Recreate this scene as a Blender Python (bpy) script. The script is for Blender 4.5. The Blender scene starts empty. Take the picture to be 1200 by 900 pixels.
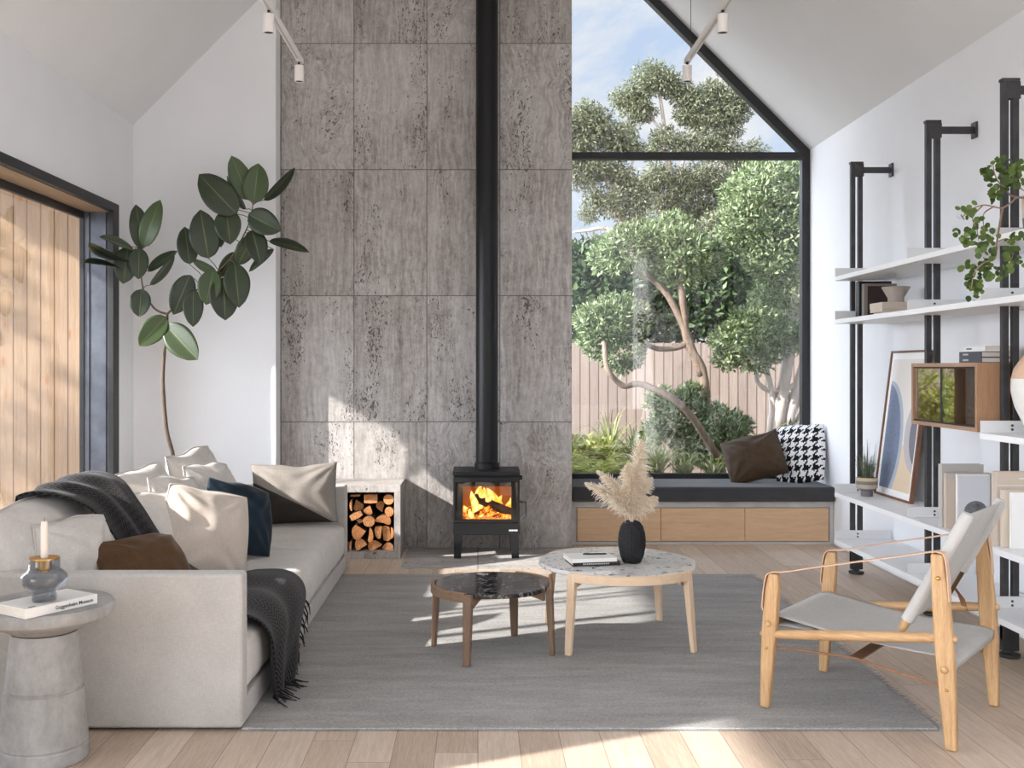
import bpy, math, random
import numpy as np
from mathutils import Vector, Matrix, noise, Euler

random.seed(7)
RNG = np.random.default_rng(11)
D = bpy.data
SC = bpy.context.scene
COL = SC.collection
R = math.radians
F, VX, VY, CH = 1220.0, 560.0, 431.0, 1.4      # focal length in px, vanishing point, eye height


def W(px, py, Y):
    """photo pixel at depth Y -> world"""
    return Vector(((px - VX) * Y / F, Y, CH - (py - VY) * Y / F))


def WX(px, py, X):
    """photo pixel on the plane x = X -> world"""
    Y = X * F / (px - VX)
    return Vector((X, Y, CH - (py - VY) * Y / F))


def lin(c):
    out = []
    for v in c[:3]:
        v = v / 255.0
        out.append(v / 12.92 if v <= 0.04045 else ((v + 0.055) / 1.055) ** 2.4)
    return (out[0], out[1], out[2], 1.0)


# ------------------------------------------------------------------ materials
class NT:
    def __init__(self, name):
        self.m = D.materials.new(name)
        self.m.use_nodes = True
        self.t = self.m.node_tree
        self.t.nodes.clear()
        self.out = self.t.nodes.new('ShaderNodeOutputMaterial')

    def n(self, typ, **kw):
        nd = self.t.nodes.new('ShaderNode' + typ)
        for k, v in kw.items():
            if k == 'op':
                nd.operation = v
            elif k.startswith('_'):
                setattr(nd, k[1:], v)
            else:
                self.set(nd, k, v)
        return nd

    def set(self, nd, k, v):
        if isinstance(k, str) and k[0] == 'i' and k[1:].isdigit():
            s = nd.inputs[int(k[1:])]
        else:
            s = nd.inputs[k.replace('_', ' ')] if k.replace('_', ' ') in nd.inputs else nd.inputs[k]
        if isinstance(v, bpy.types.NodeSocket):
            self.t.links.new(v, s)
        elif isinstance(v, bpy.types.Node):
            self.t.links.new(v.outputs[0], s)
        else:
            s.default_value = v

    def math(self, op, a, b=0.0, c=None):
        nd = self.n('Math', op=op, i0=a, i1=b)
        if c is not None:
            self.set(nd, 'i2', c)
        return nd.outputs[0]

    def mix(self, fac, a, b, mode='MIX'):
        nd = self.t.nodes.new('ShaderNodeMix')
        nd.data_type = 'RGBA'
        nd.blend_type = mode
        self.set(nd, 'i0', fac)
        self.set(nd, 'i6', a)
        self.set(nd, 'i7', b)
        return nd.outputs[2]

    def coord(self, scale=(1, 1, 1), kind='Object', loc=(0, 0, 0), rot=(0, 0, 0)):
        tc = self.n('TexCoord')
        mp = self.n('Mapping', Vector=tc.outputs[kind], Scale=scale, Location=loc, Rotation=rot)
        return mp.outputs[0]

    def noise(self, vec, scale=5, detail=4, rough=0.55, dist=0.0):
        nd = self.n('TexNoise', Vector=vec, Scale=scale, Detail=detail, Roughness=rough, Distortion=dist)
        return nd.outputs['Fac' if 'Fac' in nd.outputs else 0]

    def ramp(self, fac, stops, interp='LINEAR'):
        nd = self.n('ValToRGB', i0=fac)
        el = nd.color_ramp.elements
        nd.color_ramp.interpolation = interp
        while len(el) < len(stops):
            el.new(0.5)
        for e, (p, c) in zip(el, stops):
            e.position = p
            e.color = c if len(c) == 4 else (c[0], c[1], c[2], 1)
        return nd.outputs[0]

    def bump(self, h, strength=0.2, dist=0.01):
        return self.n('Bump', Strength=strength, Distance=dist, Height=h).outputs[0]

    def pbr(self, color, rough=0.6, metal=0.0, normal=None, spec=0.5, **kw):
        p = self.n('BsdfPrincipled', Base_Color=color, Roughness=rough, Metallic=metal)
        self.set(p, 'Specular IOR Level', spec)
        if normal is not None:
            self.set(p, 'Normal', normal)
        for k, v in kw.items():
            self.set(p, k.replace('_', ' '), v)
        self.t.links.new(p.outputs[0], self.out.inputs[0])
        return self.m


def g(v):
    return (v, v, v, 1)


def plain(name, col, rough=0.6, var=0.08, scale=12, metal=0.0, bump=0.05, spec=0.5, stretch=(1, 1, 1), **kw):
    """a colour with a slight mottling of its own and a fine bump"""
    t = NT(name)
    v = t.coord(stretch)
    f = t.noise(v, scale, 5)
    c = lin(col)
    lo = tuple(x * (1 - var) for x in c[:3]) + (1,)
    hi = tuple(min(1, x * (1 + var)) for x in c[:3]) + (1,)
    color = t.ramp(f, [(0.3, lo), (0.7, hi)])
    return t.pbr(color, rough, metal, t.bump(t.noise(v, scale * 8, 3), bump, 0.005), spec, **kw)


def wood(name, c1, c2, scale=1.0, axis='X', rough=0.5, bump=0.12):
    t = NT(name)
    st = {'X': (0.7, 9, 9), 'Y': (9, 0.7, 9), 'Z': (9, 9, 0.7)}[axis]
    v = t.coord(tuple(s * scale for s in st))
    f = t.noise(v, 4, 6, 0.6, 0.8)
    fine = t.noise(t.coord(tuple(s * scale * 5 for s in st)), 5, 3)
    col = t.ramp(f, [(0.25, lin(c1)), (0.75, lin(c2))])
    col = t.mix(0.25, col, t.ramp(fine, [(0.35, lin(c1)), (0.65, lin(c2))]), 'MIX')
    return t.pbr(col, rough, 0, t.bump(fine, bump, 0.003), 0.4)


def fabric(name, col, var=0.12, weave=380, rough=0.9, bump=0.25, sheen=0.2, kind='Object'):
    t = NT(name)
    v = t.coord(kind=kind)
    big = t.noise(v, 6, 4)
    w1 = t.noise(t.coord((weave, weave * 0.12, weave * 0.12), kind), 1, 2)
    w2 = t.noise(t.coord((weave * 0.12, weave * 0.12, weave), kind), 1, 2)
    wv = t.math('MULTIPLY', t.math('ADD', w1, w2), 0.5)
    f = t.math('ADD', t.math('MULTIPLY', big, 0.35), t.math('MULTIPLY', wv, 0.65))
    c = lin(col)
    lo = tuple(x * (1 - var * 2) for x in c[:3]) + (1,)
    hi = tuple(min(1, x * (1 + var * 2)) for x in c[:3]) + (1,)
    return t.pbr(t.ramp(f, [(0.32, lo), (0.68, hi)]), rough, 0, t.bump(wv, bump, 0.004), 0.2, Sheen_Weight=sheen)


# ------------------------------------------------------------------ mesh building
class MB:
    def __init__(self):
        self.v, self.f, self.uv = [], [], None

    def add(self, verts, faces):
        b = len(self.v)
        self.v.extend(Vector(p) for p in verts)
        self.f.extend(tuple(b + i for i in fc) for fc in faces)
        return self

    def box(self, lo, hi, M=None):
        x0, y0, z0 = lo
        x1, y1, z1 = hi
        vs = [Vector(p) for p in ((x0, y0, z0), (x1, y0, z0), (x1, y1, z0), (x0, y1, z0),
                                  (x0, y0, z1), (x1, y0, z1), (x1, y1, z1), (x0, y1, z1))]
        if M is not None:
            vs = [M @ p for p in vs]
        return self.add(vs, [(3, 2, 1, 0), (4, 5, 6, 7), (0, 1, 5, 4), (1, 2, 6, 5), (2, 3, 7, 6), (3, 0, 4, 7)])

    def prism(self, poly, axis, a, b):
        """polygon in the two other axes, extruded along axis from a to b"""
        def mk(p, t):
            return {'X': (t, p[0], p[1]), 'Y': (p[0], t, p[1]), 'Z': (p[0], p[1], t)}[axis]
        n = len(poly)
        vs = [mk(p, a) for p in poly] + [mk(p, b) for p in poly]
        fs = [tuple(range(n))[::-1], tuple(range(n, 2 * n))]
        fs += [(i, (i + 1) % n, n + (i + 1) % n, n + i) for i in range(n)]
        return self.add(vs, fs)

    def tube(self, pts, rad, n=10, flat=None, caps=True):
        pts = [Vector(p) for p in pts]
        if not hasattr(rad, '__len__'):
            rad = [rad] * len(pts)
        rings, up = [], None
        for i, p in enumerate(pts):
            t = (pts[min(i + 1, len(pts) - 1)] - pts[max(i - 1, 0)])
            if t.length < 1e-9:
                t = Vector((0, 0, 1))
            t.normalize()
            if up is None:
                up = Vector((0, 0, 1)) if abs(t.z) < 0.9 else Vector((1, 0, 0))
            a = t.cross(up)
            if a.length < 1e-6:
                a = t.cross(Vector((0, 1, 0.01)))
            a.normalize()
            b = a.cross(t).normalized()
            up = b
            rings.append([p + (a * math.cos(2 * math.pi * k / n) + b * math.sin(2 * math.pi * k / n)) * rad[i] for k in range(n)])
        vs = [q for r in rings for q in r]
        fs = []
        for i in range(len(pts) - 1):
            for k in range(n):
                fs.append((i * n + k, i * n + (k + 1) % n, (i + 1) * n + (k + 1) % n, (i + 1) * n + k))
        if caps:
            fs.append(tuple(range(n))[::-1])
            fs.append(tuple((len(pts) - 1) * n + k for k in range(n)))
        return self.add(vs, fs)

    def lathe(self, prof, c=(0, 0, 0), n=48, closed=False):
        cx, cy, cz = c
        vs, fs = [], []
        for r, z in prof:
            r = max(r, 1e-4)
            for k in range(n):
                a = 2 * math.pi * k / n
                vs.append((cx + r * math.cos(a), cy + r * math.sin(a), cz + z))
        m = len(prof)
        for i in range(m if closed else m - 1):
            j = (i + 1) % m
            for k in range(n):
                fs.append((i * n + k, i * n + (k + 1) % n, j * n + (k + 1) % n, j * n + k))
        if not closed:
            fs.append(tuple(range(n))[::-1])
            fs.append(tuple((m - 1) * n + k for k in range(n)))
        return self.add(vs, fs)

    def sweep(self, secs):
        """rectangular sections: (centre, half a (vector), half b (vector))"""
        vs, fs = [], []
        for c, a, b in secs:
            c, a, b = Vector(c), Vector(a), Vector(b)
            vs += [c - a - b, c + a - b, c + a + b, c - a + b]
        for i in range(len(secs) - 1):
            for k in range(4):
                fs.append((4 * i + k, 4 * i + (k + 1) % 4, 4 * i + 4 + (k + 1) % 4, 4 * i + 4 + k))
        fs.append((3, 2, 1, 0))
        e = 4 * (len(secs) - 1)
        fs.append((e, e + 1, e + 2, e + 3))
        return self.add(vs, fs)

    def grid(self, fn, nu, nv):
        b = len(self.v)
        if self.uv is None:
            self.uv = {}
        for j in range(nv + 1):
            for i in range(nu + 1):
                self.uv[len(self.v)] = (i / nu, j / nv)
                self.v.append(Vector(fn(i / nu, j / nv)))
        for j in range(nv):
            for i in range(nu):
                a = b + j * (nu + 1) + i
                self.f.append((a, a + 1, a + nu + 2, a + nu + 1))
        return self

    def build(self, name, mat, parent=None, loc=None, bevel=0.0, smooth=False, solid=0.0, sub=0, seg=2, angle=40, weld=False, local=False):
        """vertices are given in world space unless local; the object's origin is loc (or the parent's)"""
        base = Matrix.Identity(4)
        if parent is not None and not local:
            base = parent_mat(parent).inverted()
        off = Vector(loc) if loc is not None else None
        vs = [base @ p for p in self.v] if not local else list(self.v)
        if off is not None:
            o2 = base @ off if not local else off
            vs = [p - o2 for p in vs]
        me = D.meshes.new(name)
        me.from_pydata([tuple(p) for p in vs], [], self.f)
        if self.uv:
            l = me.uv_layers.new(name='UVMap')
            for lp in me.loops:
                l.data[lp.index].uv = self.uv.get(lp.vertex_index, (0, 0))
        me.validate()
        ob = D.objects.new(name, me)
        COL.objects.link(ob)
        if off is not None:
            ob.location = o2
        if parent is not None:
            ob.parent = parent
        for m in (mat if isinstance(mat, (list, tuple)) else [mat]):
            me.materials.append(m)
        if smooth or bevel:
            me.polygons.foreach_set('use_smooth', [True] * len(me.polygons))
            me.update()
        if weld:
            w = ob.modifiers.new('Weld', 'WELD')
            w.merge_threshold = 1e-4
        if solid:
            s = ob.modifiers.new('Solid', 'SOLIDIFY')
            s.thickness = solid
            s.offset = 0
        if bevel:
            b = ob.modifiers.new('Bevel', 'BEVEL')
            b.width = bevel
            b.segments = seg
            b.limit_method = 'ANGLE'
            b.angle_limit = R(30)
            b.harden_normals = True
        if sub:
            s = ob.modifiers.new('Sub', 'SUBSURF')
            s.levels = s.render_levels = sub
        if smooth and not bevel and not sub:
            try:
                me.set_sharp_from_angle(angle=R(angle))
            except Exception:
                pass
        return ob


def parent_mat(p):
    m = Matrix.LocRotScale(p.location, p.rotation_euler, None)
    return parent_mat(p.parent) @ m if p.parent else m


def tag(o, label, cat, group=None, kind=None):
    o['label'] = label
    if cat:
        o['category'] = cat
    if group:
        o['group'] = group
    if kind:
        o['kind'] = kind
    return o


def thing(name, label, cat, loc=(0, 0, 0), rotz=0.0, group=None, kind=None):
    o = D.objects.new(name, None)
    COL.objects.link(o)
    o.empty_display_size = 0.1
    o.location = loc
    o.rotation_euler = (0, 0, rotz)
    return tag(o, label, cat, group, kind)


def struct(o, label=None, cat=None):
    o['kind'] = 'structure'
    if label:
        o['label'] = label
    if cat:
        o['category'] = cat
    return o


def copy_tree(o, parent=None):
    c = o.copy()
    COL.objects.link(c)
    if parent is not None:
        c.parent = parent
    for ch in list(o.children):
        copy_tree(ch, c)
    return c


def text_mesh(name, s, size, M, mat, parent, extrude=0.0006, align='LEFT'):
    cu = D.curves.new(name, 'FONT')
    cu.body = s
    cu.size = size
    cu.extrude = extrude
    cu.offset = 0.0003
    cu.align_x = align
    cu.resolution_u = 3
    tmp = D.objects.new(name + '_tmp', cu)
    COL.objects.link(tmp)
    dg = bpy.context.evaluated_depsgraph_get()
    me = D.meshes.new_from_object(tmp.evaluated_get(dg))
    D.objects.remove(tmp)
    me.transform(parent_mat(parent).inverted() @ M)
    me.materials.clear()
    me.materials.append(mat)
    ob = D.objects.new(name, me)
    COL.objects.link(ob)
    ob.parent = parent
    return ob


def quads_mesh(name, V, mat, parent=None, loc=None, per=4, smooth=False, kind=None):
    """V: N x per x 3 world vertices, one polygon each"""
    V = np.asarray(V, dtype=np.float64)
    N = V.shape[0]
    P = V.reshape(-1, 3)
    if parent is not None:
        Mi = np.array(parent_mat(parent).inverted())
        P = P @ Mi[:3, :3].T + Mi[:3, 3]
    elif loc is not None:
        P = P - np.array(loc)
    me = D.meshes.new(name)
    me.vertices.add(N * per)
    me.vertices.foreach_set('co', P.ravel())
    me.loops.add(N * per)
    me.loops.foreach_set('vertex_index', np.arange(N * per, dtype=np.int32))
    me.polygons.add(N)
    me.polygons.foreach_set('loop_start', np.arange(0, N * per, per, dtype=np.int32))
    me.polygons.foreach_set('loop_total', np.full(N, per, dtype=np.int32))
    me.update(calc_edges=True)
    me.validate()
    me.materials.append(mat)
    ob = D.objects.new(name, me)
    COL.objects.link(ob)
    if parent is not None:
        ob.parent = parent
    elif loc is not None:
        ob.location = loc
    if kind:
        ob['kind'] = kind
    return ob


def norm(a):
    return a / np.maximum(np.linalg.norm(a, axis=-1, keepdims=True), 1e-9)


def leaf_quads(C, Dr, Nn, L, Wd):
    """kite-shaped leaves: base at C, along Dr, facing Nn"""
    Dr = norm(Dr)
    S = norm(np.cross(Dr, Nn))
    L = np.asarray(L).reshape(-1, 1)
    Wd = np.asarray(Wd).reshape(-1, 1)
    mid = C + Dr * L * 0.45
    return np.stack([C, mid + S * Wd * 0.5, C + Dr * L, mid - S * Wd * 0.5], axis=1)


def ball_leaves(c, r, n, L, wd, squash=1.0, droop=0.0, fill=0.35):
    d = norm(RNG.normal(size=(n, 3)))
    k = 1 - fill * RNG.random((n, 1)) ** 1.6
    lump = 1 + 0.16 * np.sin(d[:, :1] * 5 + c[0] * 3) * np.cos(d[:, 2:] * 6 + c[2] * 2)
    P = np.array(c) + d * k * lump * np.array([r, r, r * squash])
    Dr = norm(d * 0.7 + RNG.normal(size=(n, 3)) * 0.7 + np.array([0, 0, 0.25 - droop]))
    Nn = norm(d * 0.6 + RNG.normal(size=(n, 3)) * 0.5 + np.array([0, 0, 0.5]))
    return leaf_quads(P, Dr, Nn, L * (0.7 + 0.6 * RNG.random(n)), wd * (0.7 + 0.6 * RNG.random(n)))
# ------------------------------------------------------------------ the materials of the place
M = {}
M['white_wall'] = plain('white_plaster', (232, 233, 235), 0.9, 0.015, 3, bump=0.03, spec=0.2)
M['ceiling'] = plain('white_ceiling', (224, 224, 224), 0.9, 0.015, 3, bump=0.02, spec=0.2)
M['black_metal'] = plain('black_metal', (34, 33, 33), 0.45, 0.15, 30, 0.3, 0.04)
M['frame_black'] = plain('black_window_metal', (40, 40, 42), 0.5, 0.1, 20, 0.1, 0.03)
M['stove'] = plain('black_stove_steel', (26, 26, 27), 0.5, 0.1, 30, 0.3, 0.04)
M['flue'] = plain('black_flue_steel', (20, 20, 22), 0.38, 0.1, 20, 0.4, 0.02)
M['post'] = plain('dark_patinated_steel', (62, 61, 62), 0.55, 0.25, 14, 0.3, 0.06)
M['shelf'] = plain('white_lacquered_metal', (240, 240, 240), 0.4, 0.01, 8, 0, 0.01)
M['plate'] = plain('shaded_white_lacquer', (222, 222, 221), 0.45, 0.02, 8, 0, 0.01)  # white end plates coloured greyer, their shade put into the colour
M['spot'] = plain('white_lamp_metal', (232, 226, 222), 0.5, 0.01, 9, 0, 0.01)
M['track'] = plain('white_track_metal', (225, 223, 220), 0.5, 0.01, 9, 0, 0.01)
M['oak'] = wood('pale_oak', (196, 160, 124), (222, 190, 154), 1.2, 'X', 0.5)
M['oak_y'] = wood('pale_oak_along', (190, 154, 118), (218, 186, 150), 1.2, 'Y', 0.5)
M['chair_wood_z'] = wood('oiled_oak_upright', (160, 120, 78), (212, 174, 128), 2.0, 'Z', 0.45)
M['chair_wood_x'] = wood('oiled_oak_rail', (160, 120, 78), (212, 174, 128), 2.0, 'X', 0.45)
M['chair_wood_y'] = wood('oiled_oak_crossbar', (150, 108, 64), (196, 154, 104), 2.0, 'Y', 0.45)
M['dark_wood'] = wood('dark_brown_pole', (72, 48, 26), (104, 72, 42), 2.0, 'Z', 0.45)  # far back pole, a darker brown than the near one
M['table_brown'] = wood('brown_oak', (104, 82, 64), (138, 112, 90), 2.0, 'Z', 0.5)
M['table_brown_x'] = wood('brown_oak_flat', (112, 88, 68), (146, 118, 94), 2.0, 'X', 0.5)
M['table_pale'] = wood('pale_ash', (214, 184, 152), (234, 208, 178), 2.0, 'Z', 0.5)
M['table_pale_x'] = wood('pale_ash_flat', (214, 184, 152), (234, 208, 178), 2.0, 'X', 0.5)
M['cabinet_wood'] = wood('warm_oak_veneer', (150, 112, 84), (178, 140, 108), 2.2, 'Z', 0.5)
M['cabinet_edge'] = wood('cabinet_oak_edge', (158, 122, 98), (180, 146, 120), 2.2, 'Y', 0.5)
M['frame_wood'] = wood('walnut_picture_frame', (96, 62, 44), (128, 88, 66), 3, 'Z', 0.5)
M['sofa'] = fabric('pale_linen_upholstery', (184, 180, 175), 0.10)
M['cushion'] = fabric('pale_linen_cushion', (206, 201, 195), 0.08)
M['beige'] = fabric('beige_linen', (198, 186, 174), 0.08)
M['blue'] = fabric('petrol_blue_velvet', (6, 29, 43), 0.2, rough=0.6, sheen=0.08)
M['brown'] = fabric('brown_satin', (82, 58, 36), 0.2, 200, 0.42, 0.1, 0.05)
M['brown_velvet'] = fabric('dark_brown_velvet', (66, 50, 34), 0.25, 200, 0.6, 0.1, 0.1)
M['bench_cushion'] = fabric('charcoal_cushion', (62, 62, 64), 0.12)
M['canvas'] = fabric('grey_canvas', (172, 169, 164), 0.07, 500)
M['canvas_pale'] = fabric('pale_canvas_sleeve', (186, 184, 180), 0.06, 500)
M['leather'] = plain('tan_leather', (206, 170, 142), 0.55, 0.08, 20, 0, 0.08)
M['leather_dark'] = plain('brown_leather', (140, 98, 66), 0.55, 0.1, 20, 0, 0.08)
M['brass'] = plain('brass', (196, 152, 84), 0.3, 0.08, 40, 1.0, 0.02)
M['candle'] = plain('ivory_wax', (236, 222, 208), 0.5, 0.02, 9, 0, 0.01)
M['paper'] = plain('book_pages', (226, 218, 206), 0.9, 0.06, 40, 0, 0.05, stretch=(1, 1, 12))
M['cover_white'] = plain('white_cover', (232, 230, 226), 0.5, 0.02, 9, 0, 0.01)
M['cover_black'] = plain('black_cover', (24, 24, 27), 0.5, 0.05, 9, 0, 0.01)
M['cover_navy'] = plain('dark_blue_cover', (34, 38, 48), 0.5, 0.05, 9, 0, 0.01)
M['cover_grey'] = plain('grey_blue_cover', (82, 84, 92), 0.6, 0.05, 9, 0, 0.01)
M['cover_beige'] = plain('beige_cover', (206, 192, 174), 0.7, 0.03, 9, 0, 0.01)
M['cover_sand'] = plain('sand_cover', (198, 182, 166), 0.7, 0.03, 9, 0, 0.01)
M['cover_pale_grey'] = plain('pale_grey_cover', (186, 182, 176), 0.7, 0.03, 9, 0, 0.01)
M['cover_taupe'] = plain('taupe_cover', (128, 118, 108), 0.6, 0.05, 9, 0, 0.01)
M['cover_maroon'] = plain('dark_maroon_cover', (42, 24, 22), 0.5, 0.2, 12, 0, 0.01)
M['ink'] = plain('dark_ink', (50, 50, 52), 0.6, 0.02, 9, 0, 0)
M['ink_pale'] = plain('pale_ink', (200, 200, 200), 0.6, 0.02, 9, 0, 0)
M['pot_clay'] = plain('grey_stoneware', (168, 154, 140), 0.8, 0.08, 30, 0, 0.1)
M['pot_dark'] = plain('dark_grey_stoneware', (106, 100, 96), 0.8, 0.08, 30, 0, 0.1)
M['pot_beige'] = plain('beige_stoneware', (204, 186, 166), 0.8, 0.06, 30, 0, 0.1)
M['pot_white'] = plain('white_stoneware', (222, 218, 212), 0.8, 0.05, 30, 0, 0.1)
M['bowl'] = plain('taupe_stoneware', (168, 156, 146), 0.8, 0.05, 30, 0, 0.1)
M['terracotta'] = plain('pale_terracotta', (206, 172, 146), 0.8, 0.06, 30, 0, 0.1)
M['soil'] = plain('dark_soil', (52, 42, 34), 0.95, 0.3, 60, 0, 0.4)
M['stem'] = plain('brown_plant_stem', (92, 76, 60), 0.8, 0.2, 40, 0, 0.2)
M['twig'] = plain('pinkish_twig', (150, 118, 100), 0.8, 0.15, 40, 0, 0.2)
M['steel'] = plain('brushed_steel', (170, 170, 172), 0.3, 0.05, 40, 1.0, 0.02)
M['jamb_metal'] = plain('blue_grey_patinated_panel', (90, 94, 104), 0.42, 0.28, 7, 0.25, 0.05)
M['black_gap'] = plain('black_rubber', (14, 14, 15), 0.8, 0.02, 9, 0, 0)
M['soffit'] = wood('oak_soffit', (120, 98, 76), (150, 124, 98), 1.0, 'Y', 0.6)


def mk_floor():
    t = NT('oak_floorboards')
    tc = t.n('TexCoord')
    sep = t.n('SeparateXYZ', i0=tc.outputs['Object'])
    u = t.math('DIVIDE', sep.outputs[0], 0.155)
    row = t.math('FLOOR', u)
    rr = t.n('TexWhiteNoise', _noise_dimensions='1D', W=row).outputs[0]
    vv = t.math('ADD', t.math('DIVIDE', sep.outputs[1], 2.1), t.math('MULTIPLY', rr, 7.3))
    idx = t.math('FLOOR', vv)
    cell = t.n('CombineXYZ', i0=row, i1=idx)
    wn = t.n('TexWhiteNoise', _noise_dimensions='3D', Vector=cell)
    off = t.n('CombineXYZ', i0=t.math('MULTIPLY', wn.outputs[0], 31.0), i1=t.math('MULTIPLY', wn.outputs[0], 17.0))
    pos = t.n('VectorMath', op='ADD', i0=tc.outputs['Object'], i1=off).outputs[0]
    mp = t.n('Mapping', Vector=pos, Scale=(14, 0.9, 1)).outputs[0]
    grain = t.noise(mp, 3.0, 6, 0.6, 1.2)
    fine = t.noise(t.n('Mapping', Vector=pos, Scale=(90, 4, 1)).outputs[0], 3, 3)
    base = t.ramp(wn.outputs[0], [(0.0, lin((168, 146, 127))), (0.5, lin((198, 179, 160))), (1.0, lin((222, 206, 190)))])
    gr = t.ramp(grain, [(0.3, lin((164, 142, 122))), (0.62, lin((212, 195, 177)))])
    col = t.mix(0.42, base, gr)
    col = t.mix(0.12, col, t.ramp(fine, [(0.4, lin((150, 122, 98))), (0.6, lin((230, 212, 190)))]))
    fu = t.math('FRACT', u)
    edge = t.math('MINIMUM', fu, t.math('SUBTRACT', 1.0, fu))
    fv = t.math('FRACT', vv)
    ev = t.math('MULTIPLY', t.math('MINIMUM', fv, t.math('SUBTRACT', 1.0, fv)), 2.1 / 0.155)
    e = t.math('MINIMUM', edge, ev)
    gap = t.math('LESS_THAN', e, 0.010)
    col = t.mix(t.math('MULTIPLY', gap, 0.6), col, lin((96, 74, 56)))
    h = t.math('SUBTRACT', t.math('MULTIPLY', fine, 0.15), gap)
    return t.pbr(col, 0.48, 0, t.bump(h, 0.15, 0.002), 0.35)


M['floor'] = mk_floor()


def travertine(name, tile=(0.567, 0.98), ax=(0, 2), joint=True, tone=1.0, x0=-1.53):
    t = NT(name)
    tc = t.n('TexCoord')
    sep = t.n('SeparateXYZ', i0=tc.outputs['Object'])
    a, b = sep.outputs[ax[0]], sep.outputs[ax[1]]
    u = t.math('DIVIDE', t.math('SUBTRACT', a, x0), tile[0])
    v = t.math('DIVIDE', b, tile[1])
    fu, fv = t.math('FLOOR', u), t.math('FLOOR', v)
    cell = t.n('CombineXYZ', i0=fu, i1=fv, i2=3.0)
    wn = t.n('TexWhiteNoise', _noise_dimensions='3D', Vector=cell)
    off = t.n('VectorMath', op='SCALE', i0=wn.outputs[1], Scale=19.0).outputs[0]
    pos = t.n('VectorMath', op='ADD', i0=tc.outputs['Object'], i1=off).outputs[0]
    k = tone
    def c(*q):
        return tuple(min(0.9, x * k) for x in lin(q)[:3]) + (1,)

    def scl(sx, sz):
        q = [sx, sx, sx]
        q[ax[1]] = sz
        return tuple(q)
    # slow warp, stronger on some tiles so that their bedding swirls
    wamp = t.math('ADD', 0.06, t.math('MULTIPLY', t.math('POWER', t.n('SeparateColor', i0=wn.outputs[1]).outputs[1], 2.5), 0.42))
    warp = t.n('TexNoise', Vector=pos, Scale=2.4, Detail=3.0)
    wv = t.n('VectorMath', op='SCALE', i0=warp.outputs[1], Scale=wamp).outputs[0]
    pw = t.n('VectorMath', op='ADD', i0=pos, i1=wv).outputs[0]
    jit = t.n('VectorMath', op='SCALE', i0=t.n('TexNoise', Vector=pos, Scale=22.0, Detail=4.0).outputs[1], Scale=0.018).outputs[0]
    pw = t.n('VectorMath', op='ADD', i0=pw, i1=jit).outputs[0]
    bands = t.noise(t.n('Mapping', Vector=pw, Scale=scl(9.0, 0.55)).outputs[0], 1.0, 5, 0.6)
    fine = t.noise(t.n('Mapping', Vector=pw, Scale=scl(46.0, 4.2)).outputs[0], 1.0, 6, 0.65)
    mott = t.noise(pw, 24, 7, 0.7)
    cloud = t.noise(pos, 2.0, 5)
    col = t.ramp(bands, [(0.32, c(112, 102, 97)), (0.44, c(142, 135, 130)), (0.54, c(164, 159, 155)), (0.60, c(146, 139, 134)), (0.70, c(190, 187, 184))])
    col = t.mix(0.42, col, t.ramp(fine, [(0.36, c(98, 89, 84)), (0.48, c(152, 146, 141)), (0.62, c(206, 203, 200))]))
    col = t.mix(0.24, col, t.ramp(mott, [(0.36, c(104, 96, 92)), (0.64, c(200, 197, 194))]))
    col = t.mix(t.ramp(cloud, [(0.42, g(0)), (0.70, g(0.42))]), col, c(196, 194, 192))
    tint = t.ramp(wn.outputs[0], [(0.0, (0.84, 0.82, 0.80, 1)), (1.0, g(1.06))])
    col = t.mix(1.0, col, tint, 'MULTIPLY')
    zone = t.noise(t.n('Mapping', Vector=pw, Scale=scl(5.0, 1.2)).outputs[0], 1.0, 3)
    pit1 = t.noise(t.n('Mapping', Vector=pw, Scale=scl(72.0, 34.0)).outputs[0], 1.0, 3, 0.55)
    pit2 = t.noise(t.n('Mapping', Vector=pw, Scale=scl(150.0, 90.0)).outputs[0], 1.0, 2, 0.5)
    thr = t.math('ADD', 0.02, t.math('MULTIPLY', zone, 0.60))
    pits = t.math('MAXIMUM', t.ramp(t.math('SUBTRACT', t.math('ADD', pit1, 0.5), thr), [(0.49, g(1)), (0.52, g(0))]), t.math('MULTIPLY', t.math('LESS_THAN', pit2, t.math('SUBTRACT', thr, 0.02)), 0.7))
    col = t.mix(t.math('MULTIPLY', pits, 0.78), col, c(52, 45, 42))
    h = t.math('SUBTRACT', t.math('MULTIPLY', fine, 0.3), pits)
    if joint:
        ju = t.math('ABSOLUTE', t.math('SUBTRACT', t.math('FRACT', t.math('ADD', u, 0.5)), 0.5))
        jv = t.math('ABSOLUTE', t.math('SUBTRACT', t.math('FRACT', t.math('ADD', v, 0.5)), 0.5))
        j = t.math('MINIMUM', t.math('MULTIPLY', ju, tile[0]), t.math('MULTIPLY', jv, tile[1]))
        jm = t.math('LESS_THAN', j, 0.0034)
        col = t.mix(t.math('MULTIPLY', jm, 0.75), col, c(64, 58, 55))
        h = t.math('SUBTRACT', h, jm)
    return t.pbr(col, 0.62, 0, t.bump(h, 0.35, 0.006), 0.35)


M['travertine'] = travertine('grey_travertine_tiles', tone=1.16)
M['travertine_plain'] = travertine('grey_travertine_slab', (5.0, 5.0), (0, 2), False, 1.25, -9.0)
M['hearth'] = travertine('grey_hearth_stone', (0.6, 0.9), (1, 0), True, 1.2, 7.2)


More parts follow.
